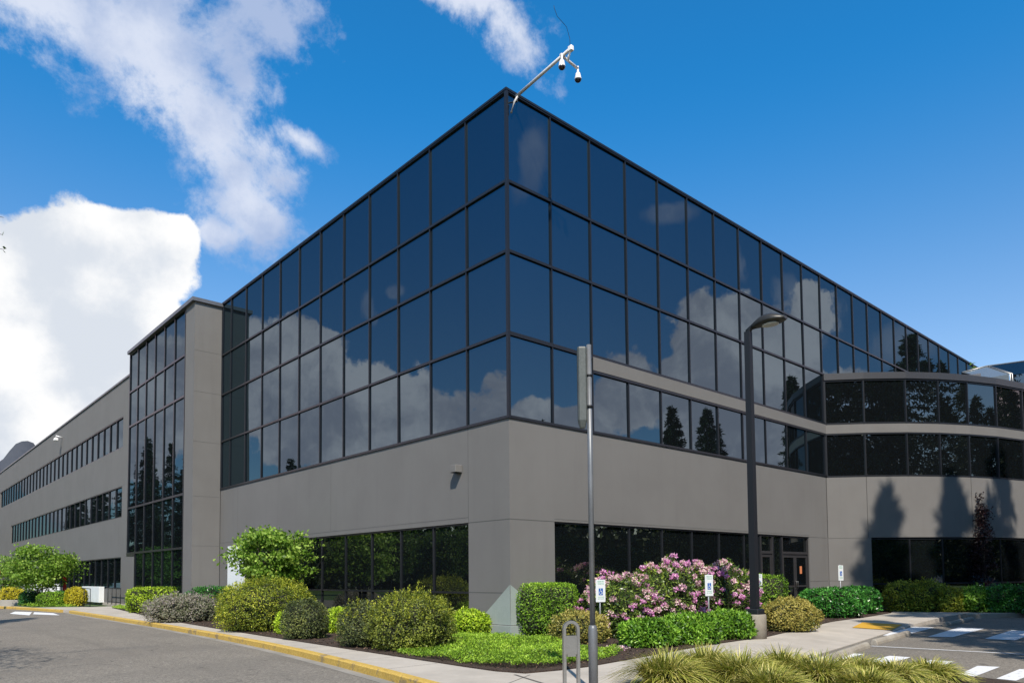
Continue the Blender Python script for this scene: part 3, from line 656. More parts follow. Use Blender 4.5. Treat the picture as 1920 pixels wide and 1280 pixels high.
for z in (3.85, 4.25, 4.62): bm.tube([(0, 0, z), (*(dl*.06), z)], .012, 6)
bm.build('clamp', M_BLACK, Pq)

# steel loop bollard with a box between its legs
bx_, by_ = G(1072, 1298)
K_ = empty('bike_rack', (bx_, by_, 0), 0, 'upturned U shaped steel loop with a plate between its legs, beside the grey pole', 'bike rack')
K_.rotation_euler = (0, 0, math.atan2(r2[1], r2[0])+.25)
def flat_loop(mb, wd, top, tk, dp):
    # band of rectangular section following an arch
    path = [(-wd, -.1), (-wd, top-wd)]+[(-wd*math.cos(a), top-wd+wd*math.sin(a)) for a in np.linspace(0, math.pi, 13)[1:-1]]+[(wd, top-wd), (wd, -.1)]
    rings = []
    for i, (x, z) in enumerate(path):
        a = path[max(i-1, 0)]; b = path[min(i+1, len(path)-1)]; t = np.array([b[0]-a[0], b[1]-a[1]]); t = t/np.linalg.norm(t); n = np.array([-t[1], t[0]])*tk/2
        rings.append([(x+n[0], -dp/2, z+n[1]), (x+n[0], dp/2, z+n[1]), (x-n[0], dp/2, z-n[1]), (x-n[0], -dp/2, z-n[1])])
    mb.loft(rings, 0, False)
fl = MB(); flat_loop(fl, .098, .955, .038, .06); fl.build('loop', M_BRUSH, K_)
pk = MB(); pk.loft([[(x, y, z) for x, y in ((-.078, -.022), (.078, -.022), (.078, .022), (-.078, .022))] for z in (.52, .55, .765, .77)], 0, False)
pk.loft([[(x, y, z) for x, y in ((-.06, -.024), (.06, -.024), (.06, .024), (-.06, .024))] for z in (.49, .52)], 0, False); pk.build('plate', M_BRUSH, K_)

# accessible parking signs
def sign(px, d, zb, label, side_=0.):
    x, y = D(px, d); s = empty('parking_sign', (x, y, 0), R(-8+side_), label, 'sign', 'accessible parking signs on thin posts')
    MB().tube([(0, 0, -.05), (0, 0, zb+.56)], .019, 8).build('post', M_GALV, s)
    a, h = .150, .54; y0 = -.030
    pn = MB(); ring = []
    for cx_, cz, a0 in ((a-.02, h-.02, 0), (-a+.02, h-.02, 90), (-a+.02, .02, 180), (a-.02, .02, 270)):
        for k in range(4): an = R(a0+k*30); ring.append((cx_+.02*math.cos(an), cz+.02*math.sin(an)))
    pn.loft([[(u, y0, zb+v) for u, v in ring], [(u, y0+.006, zb+v) for u, v in ring]], 0, False); p = pn.build('sign_panel', M_SIGN, s)
    # blue square with the white wheelchair figure
    yq = y0-.002; z0 = zb+.165
    MB().box(-.062, .072, yq, y0-.0005, z0, z0+.165).build('blue_square', M_BLUE, p)
    f = MB(); yw = yq-.0015; cx_, cz = -.002, z0+.06
    def seg(p0, p1, wd):
        p0 = np.array(p0); p1 = np.array(p1); t = (p1-p0)/np.linalg.norm(p1-p0); n = np.array([-t[1], t[0]])*wd/2
        f.add([(*(q[:1]), yw, q[1]) for q in (p0-n, p1-n, p1+n, p0+n)], [(0, 1, 2, 3)])
    for k in range(9):
        a0, a1 = R(130+k*25), R(130+(k+1)*25); seg((cx_+.038*math.cos(a0), cz+.038*math.sin(a0)), (cx_+.038*math.cos(a1), cz+.038*math.sin(a1)), .011)
    seg((cx_, z0+.125), (cx_+.004, cz+.025), .016); seg((cx_, z0+.10), (cx_+.032, z0+.10), .010); seg((cx_+.002, cz+.025), (cx_+.036, cz+.025), .013); seg((cx_+.036, cz+.03), (cx_+.054, cz-.028), .012); seg((cx_+.05, cz-.03), (cx_+.064, cz-.026), .010)
    f.add([(cx_-.001+.013*math.cos(R(k*36)), yw, z0+.146+.013*math.sin(R(k*36))) for k in range(10)], [tuple(range(10))])
    f.build('wheelchair_symbol', M_SIGN, p)
    # lettering on the plate
    for txt, sz, zz, m in (('RESERVED', .046, .478, M_GREEN), ('PARKING', .046, .425, M_GREEN), ('STATE DISABLED', .026, .11, M_GREEN), ('PERMIT REQUIRED', .024, .07, M_GREEN)):
        cu = bpy.data.curves.new('lettering', 'FONT'); cu.body = txt; cu.size = sz; cu.align_x = 'CENTER'; cu.extrude = .0005
        o = bpy.data.objects.new('lettering', cu); COL.objects.link(o); dg = bpy.context.evaluated_depsgraph_get(); me = bpy.data.meshes.new_from_object(o.evaluated_get(dg))
        bpy.data.objects.remove(o); me.materials.clear(); me.materials.append(m); o = bpy.data.objects.new('lettering', me); COL.objects.link(o)
        o.parent = p; o.rotation_euler = (math.pi/2, 0, 0); o.location = (0.005, y0-.002, zb+zz)
    return s
sign(1124.5, 17.5, .93, 'accessible parking sign half hidden behind the slim grey pole')
sign(1328, 18.55, 1.02, 'accessible parking sign in the middle, standing in front of the pink rhododendrons')
sign(1422, 21.8, 1.02, 'accessible parking sign just right of the tall black lamp post')
sign(1576, 25.7, 1.30, 'farthest accessible parking sign, behind the dark green hedge by the shaded wall')

# camera arm on the roof corner
A = empty('camera_mast', (0, 0, 0), 0, 'white tube arm with two hanging dome cameras, jutting from the roof corner', 'camera arm')
am = MB(); am.tube([(.14, -.04, 13.82), (.20, -.10, 14.12), (.22, -.22, 14.22)], .028, 8)
am.tube([(.42, .02, 14.28), (.22, -.16, 14.24)], .02, 6); am.tube([(.22, -.15, 14.24), (.24, -2.08, 14.46)], .040, 8); am.build('arm', M_CAMP, A)
ca = MB(); ca.box(.19, .29, -2.18, -2.06, 14.40, 14.52, 0, .01).tube([(.24, -2.10, 14.44), (.27, -1.98, 14.22)], .03, 8); ca.build('end_cap', M_CAMW, A)
cb = MB().tube([(.16, -1.84, 14.43), (.74, -1.90, 14.30)], .032, 8).build('cross_arm', M_CAMP, A)
for x, y, z in ((.19, -1.86, 14.40), (.73, -1.90, 14.31)):
    hs_ = MB().tube([(x, y, z+.05), (x, y, z-.10), (x, y, z-.14), (x, y, z-.28), (x, y, z-.29)], [.022, .028, .06, .088, .088], 16).build('camera_housing', M_CAMW, A)
    MB().tube([(x, y, z-.288), (x, y, z-.32), (x, y, z-.35), (x, y, z-.365)], [.084, .080, .05, .01], 16).build('dome', M_DOME, hs_)
wr = [(.24, -2.10, 14.50), (.23, -2.10, 14.72), (.14, -2.08, 14.98), (-.02, -2.06, 15.06), (-.14, -2.04, 15.12), (-.22, -2.02, 15.30), (-.235, -2.02, 15.36)]
MB().tube(wr, .006, 5).build('cable', M_BLACK, A)
# wall light on the left wall
fx = MB(); fx.box(-.24, -.001, 1.96, 2.22, 4.46, 4.66, 0, .012); wlo = fx.build('wall_light', M_WALL, None); tag(wlo, 'small square grey light box fixed high on the left concrete wall near the corner', 'wall light')
MB().box(-.22, -.02, 1.98, 2.20, 4.445, 4.459).build('lens', M_BLACK, wlo)
# little things on the far wing
o = MB().tube([(-.0, 56, 13.4), (-.45, 56, 13.5), (-.45, 56, 13.3)], .05, 6).box(-.6, -.3, 55.8, 56.2, 13.1, 13.3, 0, .03).build('security_camera', M_CAMW); tag(o, 'small white camera on a bracket below the roof edge of the far grey wing', 'camera')

# entrance: railings, white wall panels, red post
def railing(pts, h, label, n):
    mb = MB(); P = []
    for i in range(len(pts)-1):
        a, b = np.array(pts[i]), np.array(pts[i+1]); k = n[i]
        for j in range(k+(i == len(pts)-2)): P.append(a+(b-a)*j/k)
    o = empty('railing', tuple(P[0]), 0, label, 'railing', 'dark metal railings by the left entrance'); o0 = P[0]
    for p in P: q = p-o0; MB().tube([(q[0], q[1], q[2]-.05), (q[0], q[1], q[2]+h)], .022, 6).build('post', M_BLACK, o)
    for zz in (h, .12): MB().tube([tuple(np.array(p)-o0+np.array([0, 0, zz])) for p in pts], .024, 6).build('rail', M_BLACK, o)
e1 = D(106, 46); e2 = D(30, 47)
railing([(-2.50, 33.2, 0), (e1[0], e1[1], .12), (e2[0], e2[1], .12)], 1.02, 'dark metal railing running from the entrance ramp behind the round green shrubs', [6, 5])
railing([(-.35, 35.6, 0), (-.35, 38.6, 0)], 1.0, 'short dark railing against the wall just left of the stair tower', [3])
o = MB().box(-.35, -.02, 41.0, 46, 0, 1.05, 0, .01).build('low_wall', M_WHITE); tag(o, 'low white wall block behind the railing, beside the yellow shrub', 'wall')
x, y = D(70, 52); sl = MB()
for k in range(7): sl.box(-2.4, 1.6, 0, .1, .05+k*.155, .17+k*.155)
o = sl.build('slatted_wall', M_WHITE, None, (x, y, .15)); o.rotation_euler = (0, 0, R(-42)); tag(o, 'low white wall of horizontal slats behind the small tree at far left', 'wall')
o = MB().box(-2.2, 1.3, -.2, .2, -.1, .35, 0, .02).build('retaining_wall', M_LIME, None, (*D(18, 44), 0)); o.rotation_euler = (0, 0, R(-42)); tag(o, 'low rough concrete retaining wall at the far left edge', 'wall')
for px, d_, hh, lab in ((121, 44.5, 1.75, 'red post glimpsed between the small tree and the yellow shrub'), (-5, 42, 2.2, 'red post cut by the left edge of the picture')):
    x, y = D(px, d_); e = empty('red_post', (x, y, 0), 0, lab, 'post'); MB().tube([(0, 0, 0), (0, 0, hh-.3)], .10, 12).build('post', M_RED, e)
    MB().tube([(0, 0, hh-.3), (0, 0, hh-.12), (0, 0, hh)], [.13, .13, .03], 12).build('cap', M_RED, e)

# ------------------------------------------------------------------ plants
def fbm(P, seed, k0=1.5, n=14, grow=1.22):
    g = np.random.default_rng(seed); out = np.zeros(len(P))
    for i in range(n):
        d = g.normal(size=3); d /= np.linalg.norm(d); k = k0*grow**i; out += math.pow(grow, -i*.8)*np.sin(P@d*k*2*math.pi/2+g.uniform(0, 6.28))
    return out/2.2
def unit(v): return v/np.maximum(np.linalg.norm(v, axis=-1, keepdims=True), 1e-9)
def leaf_quads(P, N, L, Wd, g, spread=.8, fold=.0):
    """diamond leaves at P growing along directions near N"""
    n = len(P); a = unit(N*.42+g.normal(size=(n, 3))*spread); b = unit(np.cross(a, unit(N)+g.normal(size=(n, 3))*.42))
    L = L*g.uniform(.65, 1.25, size=(n, 1)); Wd = Wd*g.uniform(.7, 1.2, size=(n, 1)); c = np.cross(a, b)
    V = np.stack([P, P+a*L*.45+b*Wd*.5+c*Wd*fold, P+a*L, P+a*L*.45-b*Wd*.5+c*Wd*fold], 1).reshape(-1, 3)
    return V, np.arange(4*n).reshape(n, 4)
M_CORE = mat('dark_core', (.02, .022, .010), .95)  # solid dark core inside the plants, closing the gaps between leaves
LM = {
 'lime': leafmat('lime_leaves', [(0.055, 0.105, 0.004), (0.3, 0.45, 0.02), (0.715, 0.884, 0.078)]),
 'hedge': leafmat('clipped_hedge_leaves', [(0.022, 0.055, 0.004), (0.16, 0.32, 0.02), (0.468, 0.702, 0.065)]),
 'green': leafmat('mid_green_leaves', [(0.017, 0.05, 0.006), (0.12, 0.28, 0.02), (0.39, 0.624, 0.078)], .3, .4),
 'laurel': leafmat('laurel_leaves', [(0.006, 0.028, 0.006), (0.03, 0.15, 0.02), (0.13, 0.39, 0.065)], .2, .28),
 'olive': leafmat('olive_leaves', [(0.022, 0.033, 0.008), (0.14, 0.18, 0.03), (0.442, 0.481, 0.078)]),
 'yolive': leafmat('golden_olive_leaves', [(0.033, 0.055, 0.007), (0.2, 0.26, 0.025), (0.598, 0.598, 0.065)]),
 'dark': leafmat('dark_bluish_leaves', [(0.014, 0.022, 0.01), (0.09, 0.12, 0.045), (0.312, 0.338, 0.091)]),
 'varieg': leafmat('variegated_leaves', [(.10, .13, .03), (.38, .33, .07), (.62, .52, .16)]),
 'yellow': leafmat('yellow_leaves', [(.35, .32, .02), (.60, .52, .03), (.75, .66, .08)]),
 'laven': leafmat('lavender_foliage', [(.13, .17, .07), (.28, .28, .18), (.50, .42, .42)]),
 'mat': leafmat('ground_cover_leaves', [(0.044, 0.088, 0.008), (0.24, 0.42, 0.03), (0.585, 0.806, 0.091)]),
 'maple': leafmat('maple_leaves', [(0.028, 0.072, 0.006), (0.18, 0.33, 0.03), (0.546, 0.715, 0.156)], .45),
 'red': leafmat('dark_red_leaves', [(.008, .004, .005), (.022, .008, .010), (.045, .016, .016)], .2),
 'rhodo': leafmat('rhododendron_leaves', [(0.011, 0.025, 0.007), (0.08, 0.14, 0.025), (0.416, 0.52, 0.078)], .2, .32),
 'conifer': leafmat('conifer_needles', [(.012, .028, .008), (.030, .055, .014), (.07, .10, .022)], .15, .6),
 'broad': leafmat('broadleaf_tree_leaves', [(.03, .07, .012), (.08, .15, .02), (.16, .24, .03)], .4)}
PINK = leafmat('pink_petals', [(.58, .12, .46), (.80, .38, .64), (.92, .72, .76)], .35, .5)
PEACH = leafmat('pale_petals', [(.62, .28, .50), (.80, .52, .55), (.88, .74, .66)], .35, .5)
def surf(n, rx, ry, h, e, g, lump, lk, seed, low=.0, dep=.22):
    U = unit(g.normal(size=(int(n*1.5), 3))); hz = h/2 if e > 3 else h*.58; c0 = h-hz
    d = unit(U*np.array([rx, ry, hz])); S = np.array([rx, ry, hz])
    t = (np.abs(d/S)**e).sum(1)**(-1/e); P = d*t[:, None]
    k = 1+lump*fbm(d*np.array([1.5, 1.5, 1.5]), seed, lk); Q = P*k[:, None]
    N = unit(np.sign(P)*np.abs(P/S)**(e-1)/S)
    Q = Q*(1-dep*g.uniform(0, 1, size=(len(Q), 1))**2.2); Q[:, 2] += c0
    keep = Q[:, 2] > .03+low; return Q[keep][:n], N[keep][:n]
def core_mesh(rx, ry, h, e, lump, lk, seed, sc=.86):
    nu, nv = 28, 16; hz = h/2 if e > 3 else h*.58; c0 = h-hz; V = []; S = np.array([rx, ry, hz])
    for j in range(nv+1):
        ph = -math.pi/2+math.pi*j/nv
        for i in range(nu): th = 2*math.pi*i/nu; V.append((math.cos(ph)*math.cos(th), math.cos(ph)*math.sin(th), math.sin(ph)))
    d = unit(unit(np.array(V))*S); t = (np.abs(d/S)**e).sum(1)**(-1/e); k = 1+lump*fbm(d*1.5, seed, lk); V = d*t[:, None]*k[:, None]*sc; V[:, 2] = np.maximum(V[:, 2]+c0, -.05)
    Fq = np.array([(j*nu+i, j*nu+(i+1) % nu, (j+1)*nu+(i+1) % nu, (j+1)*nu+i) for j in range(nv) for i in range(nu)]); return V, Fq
seedc = [10]
def bush(name, label, cat, loc, rx, ry, h, kind, n=6000, leaf=.05, e=2.3, lump=.10, lk=1.6, rot=0., shoots=0, shoot_kind=None, spread=.8, aspect=.5, group=None, dep=.22, z=0.02, vcl=0.):
    seedc[0] += 1; sd_ = seedc[0]; g = np.random.default_rng(sd_)
    P, N = surf(n, rx, ry, h, e, g, lump, lk, sd_, dep=dep); leaf = leaf*1.22; V, Fq = leaf_quads(P, N+np.array([0, 0, .35]), leaf, leaf*aspect, g, spread, .1)
    at = np.clip(g.uniform(0, 1, len(P))*.75+.14+.22*fbm(P, sd_+500, 1.2), 0, 1)
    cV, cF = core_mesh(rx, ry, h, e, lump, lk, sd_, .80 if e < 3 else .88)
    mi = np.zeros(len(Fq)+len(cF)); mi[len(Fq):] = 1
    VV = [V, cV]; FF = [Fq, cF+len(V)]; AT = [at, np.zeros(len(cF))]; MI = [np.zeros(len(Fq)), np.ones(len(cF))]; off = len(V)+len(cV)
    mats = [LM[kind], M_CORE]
    if shoots:
        mats.append(LM[shoot_kind or kind]); base, bn = surf(shoots*4, rx*.9, ry*.9, h*.93, e, g, lump, lk, sd_, dep=.1)
        sel = base[:, 2] > h*.45; base = base[sel][:shoots]; bn = bn[sel][:shoots]
        for b, nn in zip(base, bn):
            ax = unit(nn*.45+np.array([0, 0, 1.])+g.normal(size=3)*.15); Ls = g.uniform(.10, .24)*min(1.3, h); m_ = 14
            tt = g.uniform(0, 1, size=(m_, 1)); p = b+ax*tt*Ls; v, f = leaf_quads(p, np.tile(ax, (m_, 1)), leaf*.9, leaf*.4, g, .55)
            VV.append(v); FF.append(f+off); off += len(v); AT.append(np.clip(g.uniform(.45, 1, m_), 0, 1)); MI.append(np.full(m_, 2))
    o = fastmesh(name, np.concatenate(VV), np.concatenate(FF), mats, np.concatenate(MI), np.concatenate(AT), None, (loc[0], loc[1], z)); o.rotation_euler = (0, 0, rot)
    return tag(o, label, cat, group)
CR = math.atan2(r2[1], r2[0])
def at_px(px, py, back=0., z=0.):
    """ground spot seen at a pixel, pushed back from the viewer by a radius"""
    p = np.array(G(px, py, z)); d = p-CAM[:2]; d = d/np.linalg.norm(d); p = p+d*back; return (float(p[0]), float(p[1]))
# left bed
bush('hedge', 'bright yellow-green clipped box hedge in front of the stair tower, leftmost in the bed', 'hedge', at_px(290, 1148, .7), 1.15, .65, 1.12, 'lime', 8000, .075, 6, .03, 2.2, CR+.35)
bush('lavender', 'loose greyish purple lavender shrub between the clipped hedge and the big round bush', 'shrub', at_px(345, 1167, .7), 1.35, .75, .92, 'laven', 8000, .07, 2.4, .14, 2.6, CR+.2, 160, None, .9, .3)
bush('shrub', 'dark green glossy shrub behind the lavender, against the tower wall', 'shrub', at_px(405, 1152, .9), 1.35, .8, 1.15, 'laurel', 6000, .085, 2.8, .08, 2, CR+.2)
bush('shrub', 'largest round olive-green bush, wide and dense, below the small maple tree', 'shrub', at_px(500, 1186, 1.2), 1.42, 1.25, 1.50, 'yolive', 17000, .055, 2.3, .085, 1.8, CR, 170)
bush('shrub', 'small dark ball-shaped bush in front of the largest bush, at the pavement edge', 'shrub', at_px(572, 1200, .5), .58, .55, .98, 'dark', 7500, .042, 2.4, .06, 2, CR, 30)
bush('shrub', 'small lime-green tuft squeezed between the largest bush and the dark round ball', 'shrub', at_px(536, 1190, .4), .28, .28, .62, 'lime', 1200, .07, 2.2, .1, 2)
bush('shrub', 'small lime-yellow rounded shrub just left of the spiky barberries', 'shrub', at_px(638, 1188, .4), .42, .4, .68, 'lime', 3000, .07, 2.3, .08, 2)
bush('barberry', 'lower dark barberry on the left of the pair, with a few golden spikes', 'shrub', at_px(688, 1216, .55), .66, .6, .98, 'dark', 8500, .042, 2.2, .15, 2, CR, 110, 'yolive')
bush('barberry', 'larger spiky barberry with upright golden shoots, in the middle of the bed', 'shrub', at_px(772, 1224, .75), .92, .78, 1.16, 'olive', 15000, .042, 2.2, .15, 2.0, CR, 360, 'yolive')
bush('shrub', 'low dark green shrub tucked behind the larger barberry, near the window', 'shrub', at_px(838, 1180, .5), .5, .45, .55, 'laurel', 2000, .07, 2.3, .1, 2)
bush('shrub', 'lime-green mounded shrub beside the corner of the building', 'shrub', at_px(879, 1196, .45), .56, .5, .66, 'lime', 4200, .065, 2.3, .07, 2, 0, 40)
bush('shrub', 'low dark shrub under the left ground floor windows, beside the small lime-yellow one', 'shrub', at_px(612, 1160, .4), .8, .45, .45, 'laurel', 2500, .06, 2.3, .12, 2)
# corner and right bed
bush('hedge', 'tall green clipped hedge block right of the building corner', 'hedge', at_px(1023, 1196, .85), .80, .72, 1.34, 'hedge', 16000, .048, 7, .025, 2.2, CR+.1)
bush('shrub', 'low yellow variegated shrub behind the steel loop', 'shrub', at_px(1088, 1210, .55), .66, .5, .72, 'varieg', 4500, .055, 2.2, .14, 2.2, CR, 30)
bush('hedge', 'lime-green clipped hedge right behind the tall black lamp post', 'hedge', D(1412, 23.4), .98, .65, 1.50, 'hedge', 11000, .055, 6, .03, 2.2, CR+.1)
bush('shrub', 'yellow and cream variegated shrub on bark mulch, right of the lamp foot', 'shrub', at_px(1482, 1186, .6), .74, .6, .86, 'varieg', 7000, .055, 2.2, .12, 2.2, CR, 50)
bush('hedge', 'dark glossy green hedge by the shaded wall and the farthest sign', 'hedge', at_px(1560, 1160, .8), 1.10, .7, .98, 'laurel', 9000, .085, 3.5, .06, 2, CR+.1)
bush('hedge', 'dark glossy green hedge at the corner of the curved wing, right of the farthest sign', 'hedge', at_px(1608, 1152, .7), .70, .7, .98, 'laurel', 6000, .085, 3.5, .06, 2, CR+.1)
for px, py, lab in ((1215, 1216, 'left'), (1293, 1210, 'middle'), (1362, 1200, 'right')):
    bush('low_hedge', {'left': 'fresh green low laurel mound nearest the grey pole, in front of the rhododendrons', 'middle': 'fresh green low laurel mound between two others, below the middle sign', 'right': 'fresh green low laurel mound touching the concrete lamp foot'}[lab], 'shrub',
         at_px(px, py, .5), .66 if lab != 'left' else .60, .55, .56 if lab == 'left' else .64, 'green', 6500, .075, 2.6, .06, 2, CR+.3, 30)
# rhododendrons with their flower trusses
def truss_mesh(seed, m):
    g = np.random.default_rng(seed); n = 70; U = unit(g.normal(size=(n, 3))+np.array([0, 0, .3])); P = U*.075*np.array([1, 1, .8])*g.uniform(.5, 1, size=(n, 1))
    V, Fq = leaf_quads(P, U, .05, .045, g, .6, .15); return V, Fq, g.uniform(0, 1, n)
TR = []
for i, m in enumerate((PINK, PEACH, PINK, PEACH)):
    V, Fq, a = truss_mesh(900+i, m); o = fastmesh('flower_cluster', V, Fq, [m], None, a); TR.append(o.data); bpy.data.objects.remove(o)
def rhodo(label, loc, rx, ry, h, nf, seed):
    seedc[0] += 1; sd_ = seedc[0]; g = np.random.default_rng(sd_)
    root = empty('rhododendron', (loc[0], loc[1], .02), 0, label, 'shrub', 'pink flowering rhododendrons by the windows')
    n = 9000; P, N = surf(n, rx, ry, h, 2.5, g, .13, 1.8, sd_, dep=.25)
    V, Fq = leaf_quads(P, N+np.array([0, 0, .2]), .105, .035, g, .8, .15); cV, cF = core_mesh(rx, ry, h, 2.5, .13, 1.8, sd_, .78)
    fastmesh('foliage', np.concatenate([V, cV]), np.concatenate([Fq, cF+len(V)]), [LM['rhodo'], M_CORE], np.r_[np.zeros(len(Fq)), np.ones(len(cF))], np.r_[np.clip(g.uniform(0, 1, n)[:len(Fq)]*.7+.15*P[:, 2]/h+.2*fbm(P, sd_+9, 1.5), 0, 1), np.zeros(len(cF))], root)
    Q, N2 = surf(nf*6, rx, ry, h, 2.5, g, .13, 1.8, sd_, dep=.03); Q = Q[Q[:, 2] > .35]; N2 = N2[:len(Q)]
    chosen = []
    for q in Q:
        if q[:2]@np.array([-fw[0], -fw[1]]) < -.35*ry: continue
        if all(np.linalg.norm(q-c_) > .14 for c_ in chosen): chosen.append(q)
        if len(chosen) >= nf: break
    for i, q in enumerate(chosen):
        me = TR[(0 if g.uniform() < (.75 if q[2] < h*.62 else .35) else 1)+2*(i % 2)]; o = bpy.data.objects.new('flower_cluster', me); COL.objects.link(o); o.parent = root
        o.location = tuple(q*1.02); o.rotation_euler = (g.uniform(-.5, .5), g.uniform(-.5, .5), g.uniform(0, 6)); s_ = g.uniform(.8, 1.35); o.scale = (s_, s_, s_)
rhodo('pink rhododendron nearest the grey pole, with pale peach and magenta clusters', at_px(1165, 1198, .85), .95, .85, 1.50, 66, 1)
rhodo('tallest pink rhododendron in the middle, rising left of the middle sign', at_px(1252, 1192, .95), .95, .85, 1.86, 72, 2)
rhodo('pink rhododendron beside the black lamp post, right of the middle sign', at_px(1352, 1184, .95), 1.15, .85, 1.86, 72, 3)
# fallen petals
g = np.random.default_rng(5); n = 260; c0 = np.array(G(1160, 1216)); P = np.c_[c0[0]+g.normal(0, .35, n)+.3, c0[1]+g.normal(0, .14, n)-.02, np.full(n, .035)]
V, Fq = leaf_quads(P, np.tile([1, 0, .05], (n, 1)), .04, .03, g, .4); tag(fastmesh('fallen_petals', V, Fq, [PEACH], None, g.uniform(0, 1, n)), kind='stuff')
# ground cover mat
gp = [G(*q) for q in [(742, 1226), (800, 1206), (860, 1196), (925, 1196), (1000, 1202), (1060, 1208), (1100, 1218), (1150, 1221), (1168, 1226), (1120, 1240), (1040, 1252), (985, 1257), (935, 1254), (870, 1245), (800, 1236)]]
gp = np.array(gp)
def inside(pt, poly):
    x, y = pt[:, 0], pt[:, 1]; c_ = np.zeros(len(pt), bool); j = len(poly)-1
    for i in range(len(poly)):
        xi, yi = poly[i]; xj, yj = poly[j]; cond = ((yi > y) != (yj > y)) & (x < (xj-xi)*(y-yi)/(yj-yi+1e-12)+xi); c_ ^= cond; j = i
    return c_
def matting(name, poly, n, h, leaf, m, kind='stuff', seed=3):
    poly = np.array(poly); g = np.random.default_rng(seed); lo, hi = poly.min(0), poly.max(0); P = g.uniform(lo, hi, size=(n*3, 2)); P = P[inside(P, poly)][:n]
    zz = (fbm(np.c_[P, np.zeros(len(P))], seed, 1.1)*.35+.75)*h; P3 = np.c_[P, np.maximum(.03, zz*g.uniform(.55, 1, len(P)))]
    V, Fq = leaf_quads(P3, np.tile([0, 0, 1.], (len(P), 1)), leaf, leaf*.5, g, .9, .1)
    return tag(fastmesh(name, V, Fq, [LM[m]], None, np.clip(g.uniform(0, .8, len(P))+.2*fbm(P3, seed+1, .8)+.1, 0, 1)), kind=kind)
matting('ground_cover', gp, 42000, .17, .045, 'mat')
matting('ground_cover', [(19.3, -1.9), (21.2, -3.8), (24.5, -5.6), (28, -6.4), (28, -5.9), (24.8, -5.1), (21.6, -3.4), (19.6, -1.4)], 9000, .25, .08, 'laurel', seed=8)
matting('ground_cover', [G(208, 1139), G(250, 1148), G(262, 1143), G(225, 1136)], 3500, .12, .05, 'mat', seed=9)
matting('grass', [(-4.75, 35), (-4.0, 34.6), (-3.1, 33.7), (-3.2, 46), (-7.2, 46.5), (-5.4, 40)], 9000, .16, .09, 'mat', seed=12)
# mulch chips
g = np.random.default_rng(77); Bp = np.array([p[:2] for p in BED]); n = 14000; P = g.uniform((-5, -6), (17, 22), size=(n*4, 2)); P = P[inside(P, Bp)][:n]; P3 = np.c_[P, g.uniform(.02, .045, len(P))]
V, Fq = leaf_quads(P3, np.tile([1, 0, 0.], (len(P), 1)), .06, .022, g, .9); V[:, 2] = np.maximum(V[:, 2], .021)
tag(fastmesh('bark_chips', V, Fq, [leafmat('bark_chip', [(.015, .008, .006), (.06, .035, .025), (.16, .10, .07)], 0, .9)], None, g.uniform(0, 1, len(P))**1.5), kind='stuff')

# variegated grass clumps in the foreground
GRASS = leafmat('variegated_grass_blades', [(.05, .08, .008), (.22, .26, .03), (.52, .47, .12), (.78, .68, .30)], .3, .45)
def grass_clump(label, loc, r, h, n, seed, z=.03):
    g = np.random.default_rng(seed); th = g.uniform(0, 2*math.pi, n); rr = np.sqrt(g.uniform(0, 1, n))*r*.55
    base = np.c_[rr*np.cos(th), rr*np.sin(th), np.zeros(n)]; dr = np.c_[np.cos(th), np.sin(th)]+g.normal(size=(n, 2))*.9; dr = dr/np.linalg.norm(dr, axis=1, keepdims=True)
    L = h*g.uniform(.75, 1.45, n); out = (.42+.85*rr/(r*.55))*g.uniform(.45, 1.35, n)*.72; wd = g.uniform(.005, .012, n); S = 6; V = []
    sd = np.c_[-dr[:, 1], dr[:, 0]]
    for s in range(S):
        t = s/(S-1); hor = L*out*(t**1.35)*1.1; ver = L*(t*(1-.18*out)-.80*out*t**2.4); ver = np.maximum(ver, .02)
        c_ = np.c_[base[:, :2]+dr*hor[:, None], base[:, 2]+ver]; ww = (wd*(1-t**2.5)+.0008)[:, None]
        V += [np.c_[c_[:, :2]-sd*ww, c_[:, 2]], np.c_[c_[:, :2]+sd*ww, c_[:, 2]+.002]]
    V = np.stack(V, 1); Fq = []
    for s in range(S-1): k = 2*s; Fq.append([k, k+1, k+3, k+2])
    Fq = (np.array(Fq)[None]+(np.arange(n)*2*S)[:, None, None]).reshape(-1, 4); at = np.repeat(np.clip(g.beta(2, 2, n), 0, 1), S-1)
    cV, cF = core_mesh(r*.62, r*.62, h*.5, 2.2, .1, 2, seed, .9)
    o = fastmesh('grass_clump', np.concatenate([V.reshape(-1, 3), cV]), np.concatenate([Fq, cF+n*2*S]), [GRASS, M_CORE], np.r_[np.zeros(len(Fq)), np.ones(len(cF))], np.r_[at, np.zeros(len(cF))], None, (loc[0], loc[1], z))
    return tag(o, label, 'grass clump', 'clumps of yellow and green variegated grass along the parking bay')
CL = [(1245, 10.35, .48, .52, 'leftmost clump of yellow-striped grass, next to the foot of the grey pole'), (1318, 11.35, .46, .50, 'clump of yellow-striped grass set back behind the two at the left end'), (1385, 10.4, .48, .50, 'second clump of yellow-striped grass from the left, at the bottom edge'),
      (1462, 11.0, .46, .47, 'clump of yellow-striped grass below the concrete lamp foot'), (1530, 10.3, .44, .46, 'clump of yellow-striped grass just left of the gap showing the white bay paint'), (1600, 10.7, .46, .40, 'clump of yellow-striped grass in front of the nearest parking block'),
      (1668, 10.35, .42, .36, 'second clump of yellow-striped grass from the right end'), (1735, 10.6, .42, .34, 'rightmost low clump of yellow-striped grass with dry pinkish tips'), (1440, 9.4, .42, .42, 'clump of yellow-striped grass cut by the bottom edge in the middle'), (1620, 9.5, .4, .36, 'clump of yellow-striped grass cut by the bottom edge below the parking block')]
for i, (px, d_, r_, h_, lab) in enumerate(CL): grass_clump(lab, D(px, d_), r_, h_, 1500, 300+i)

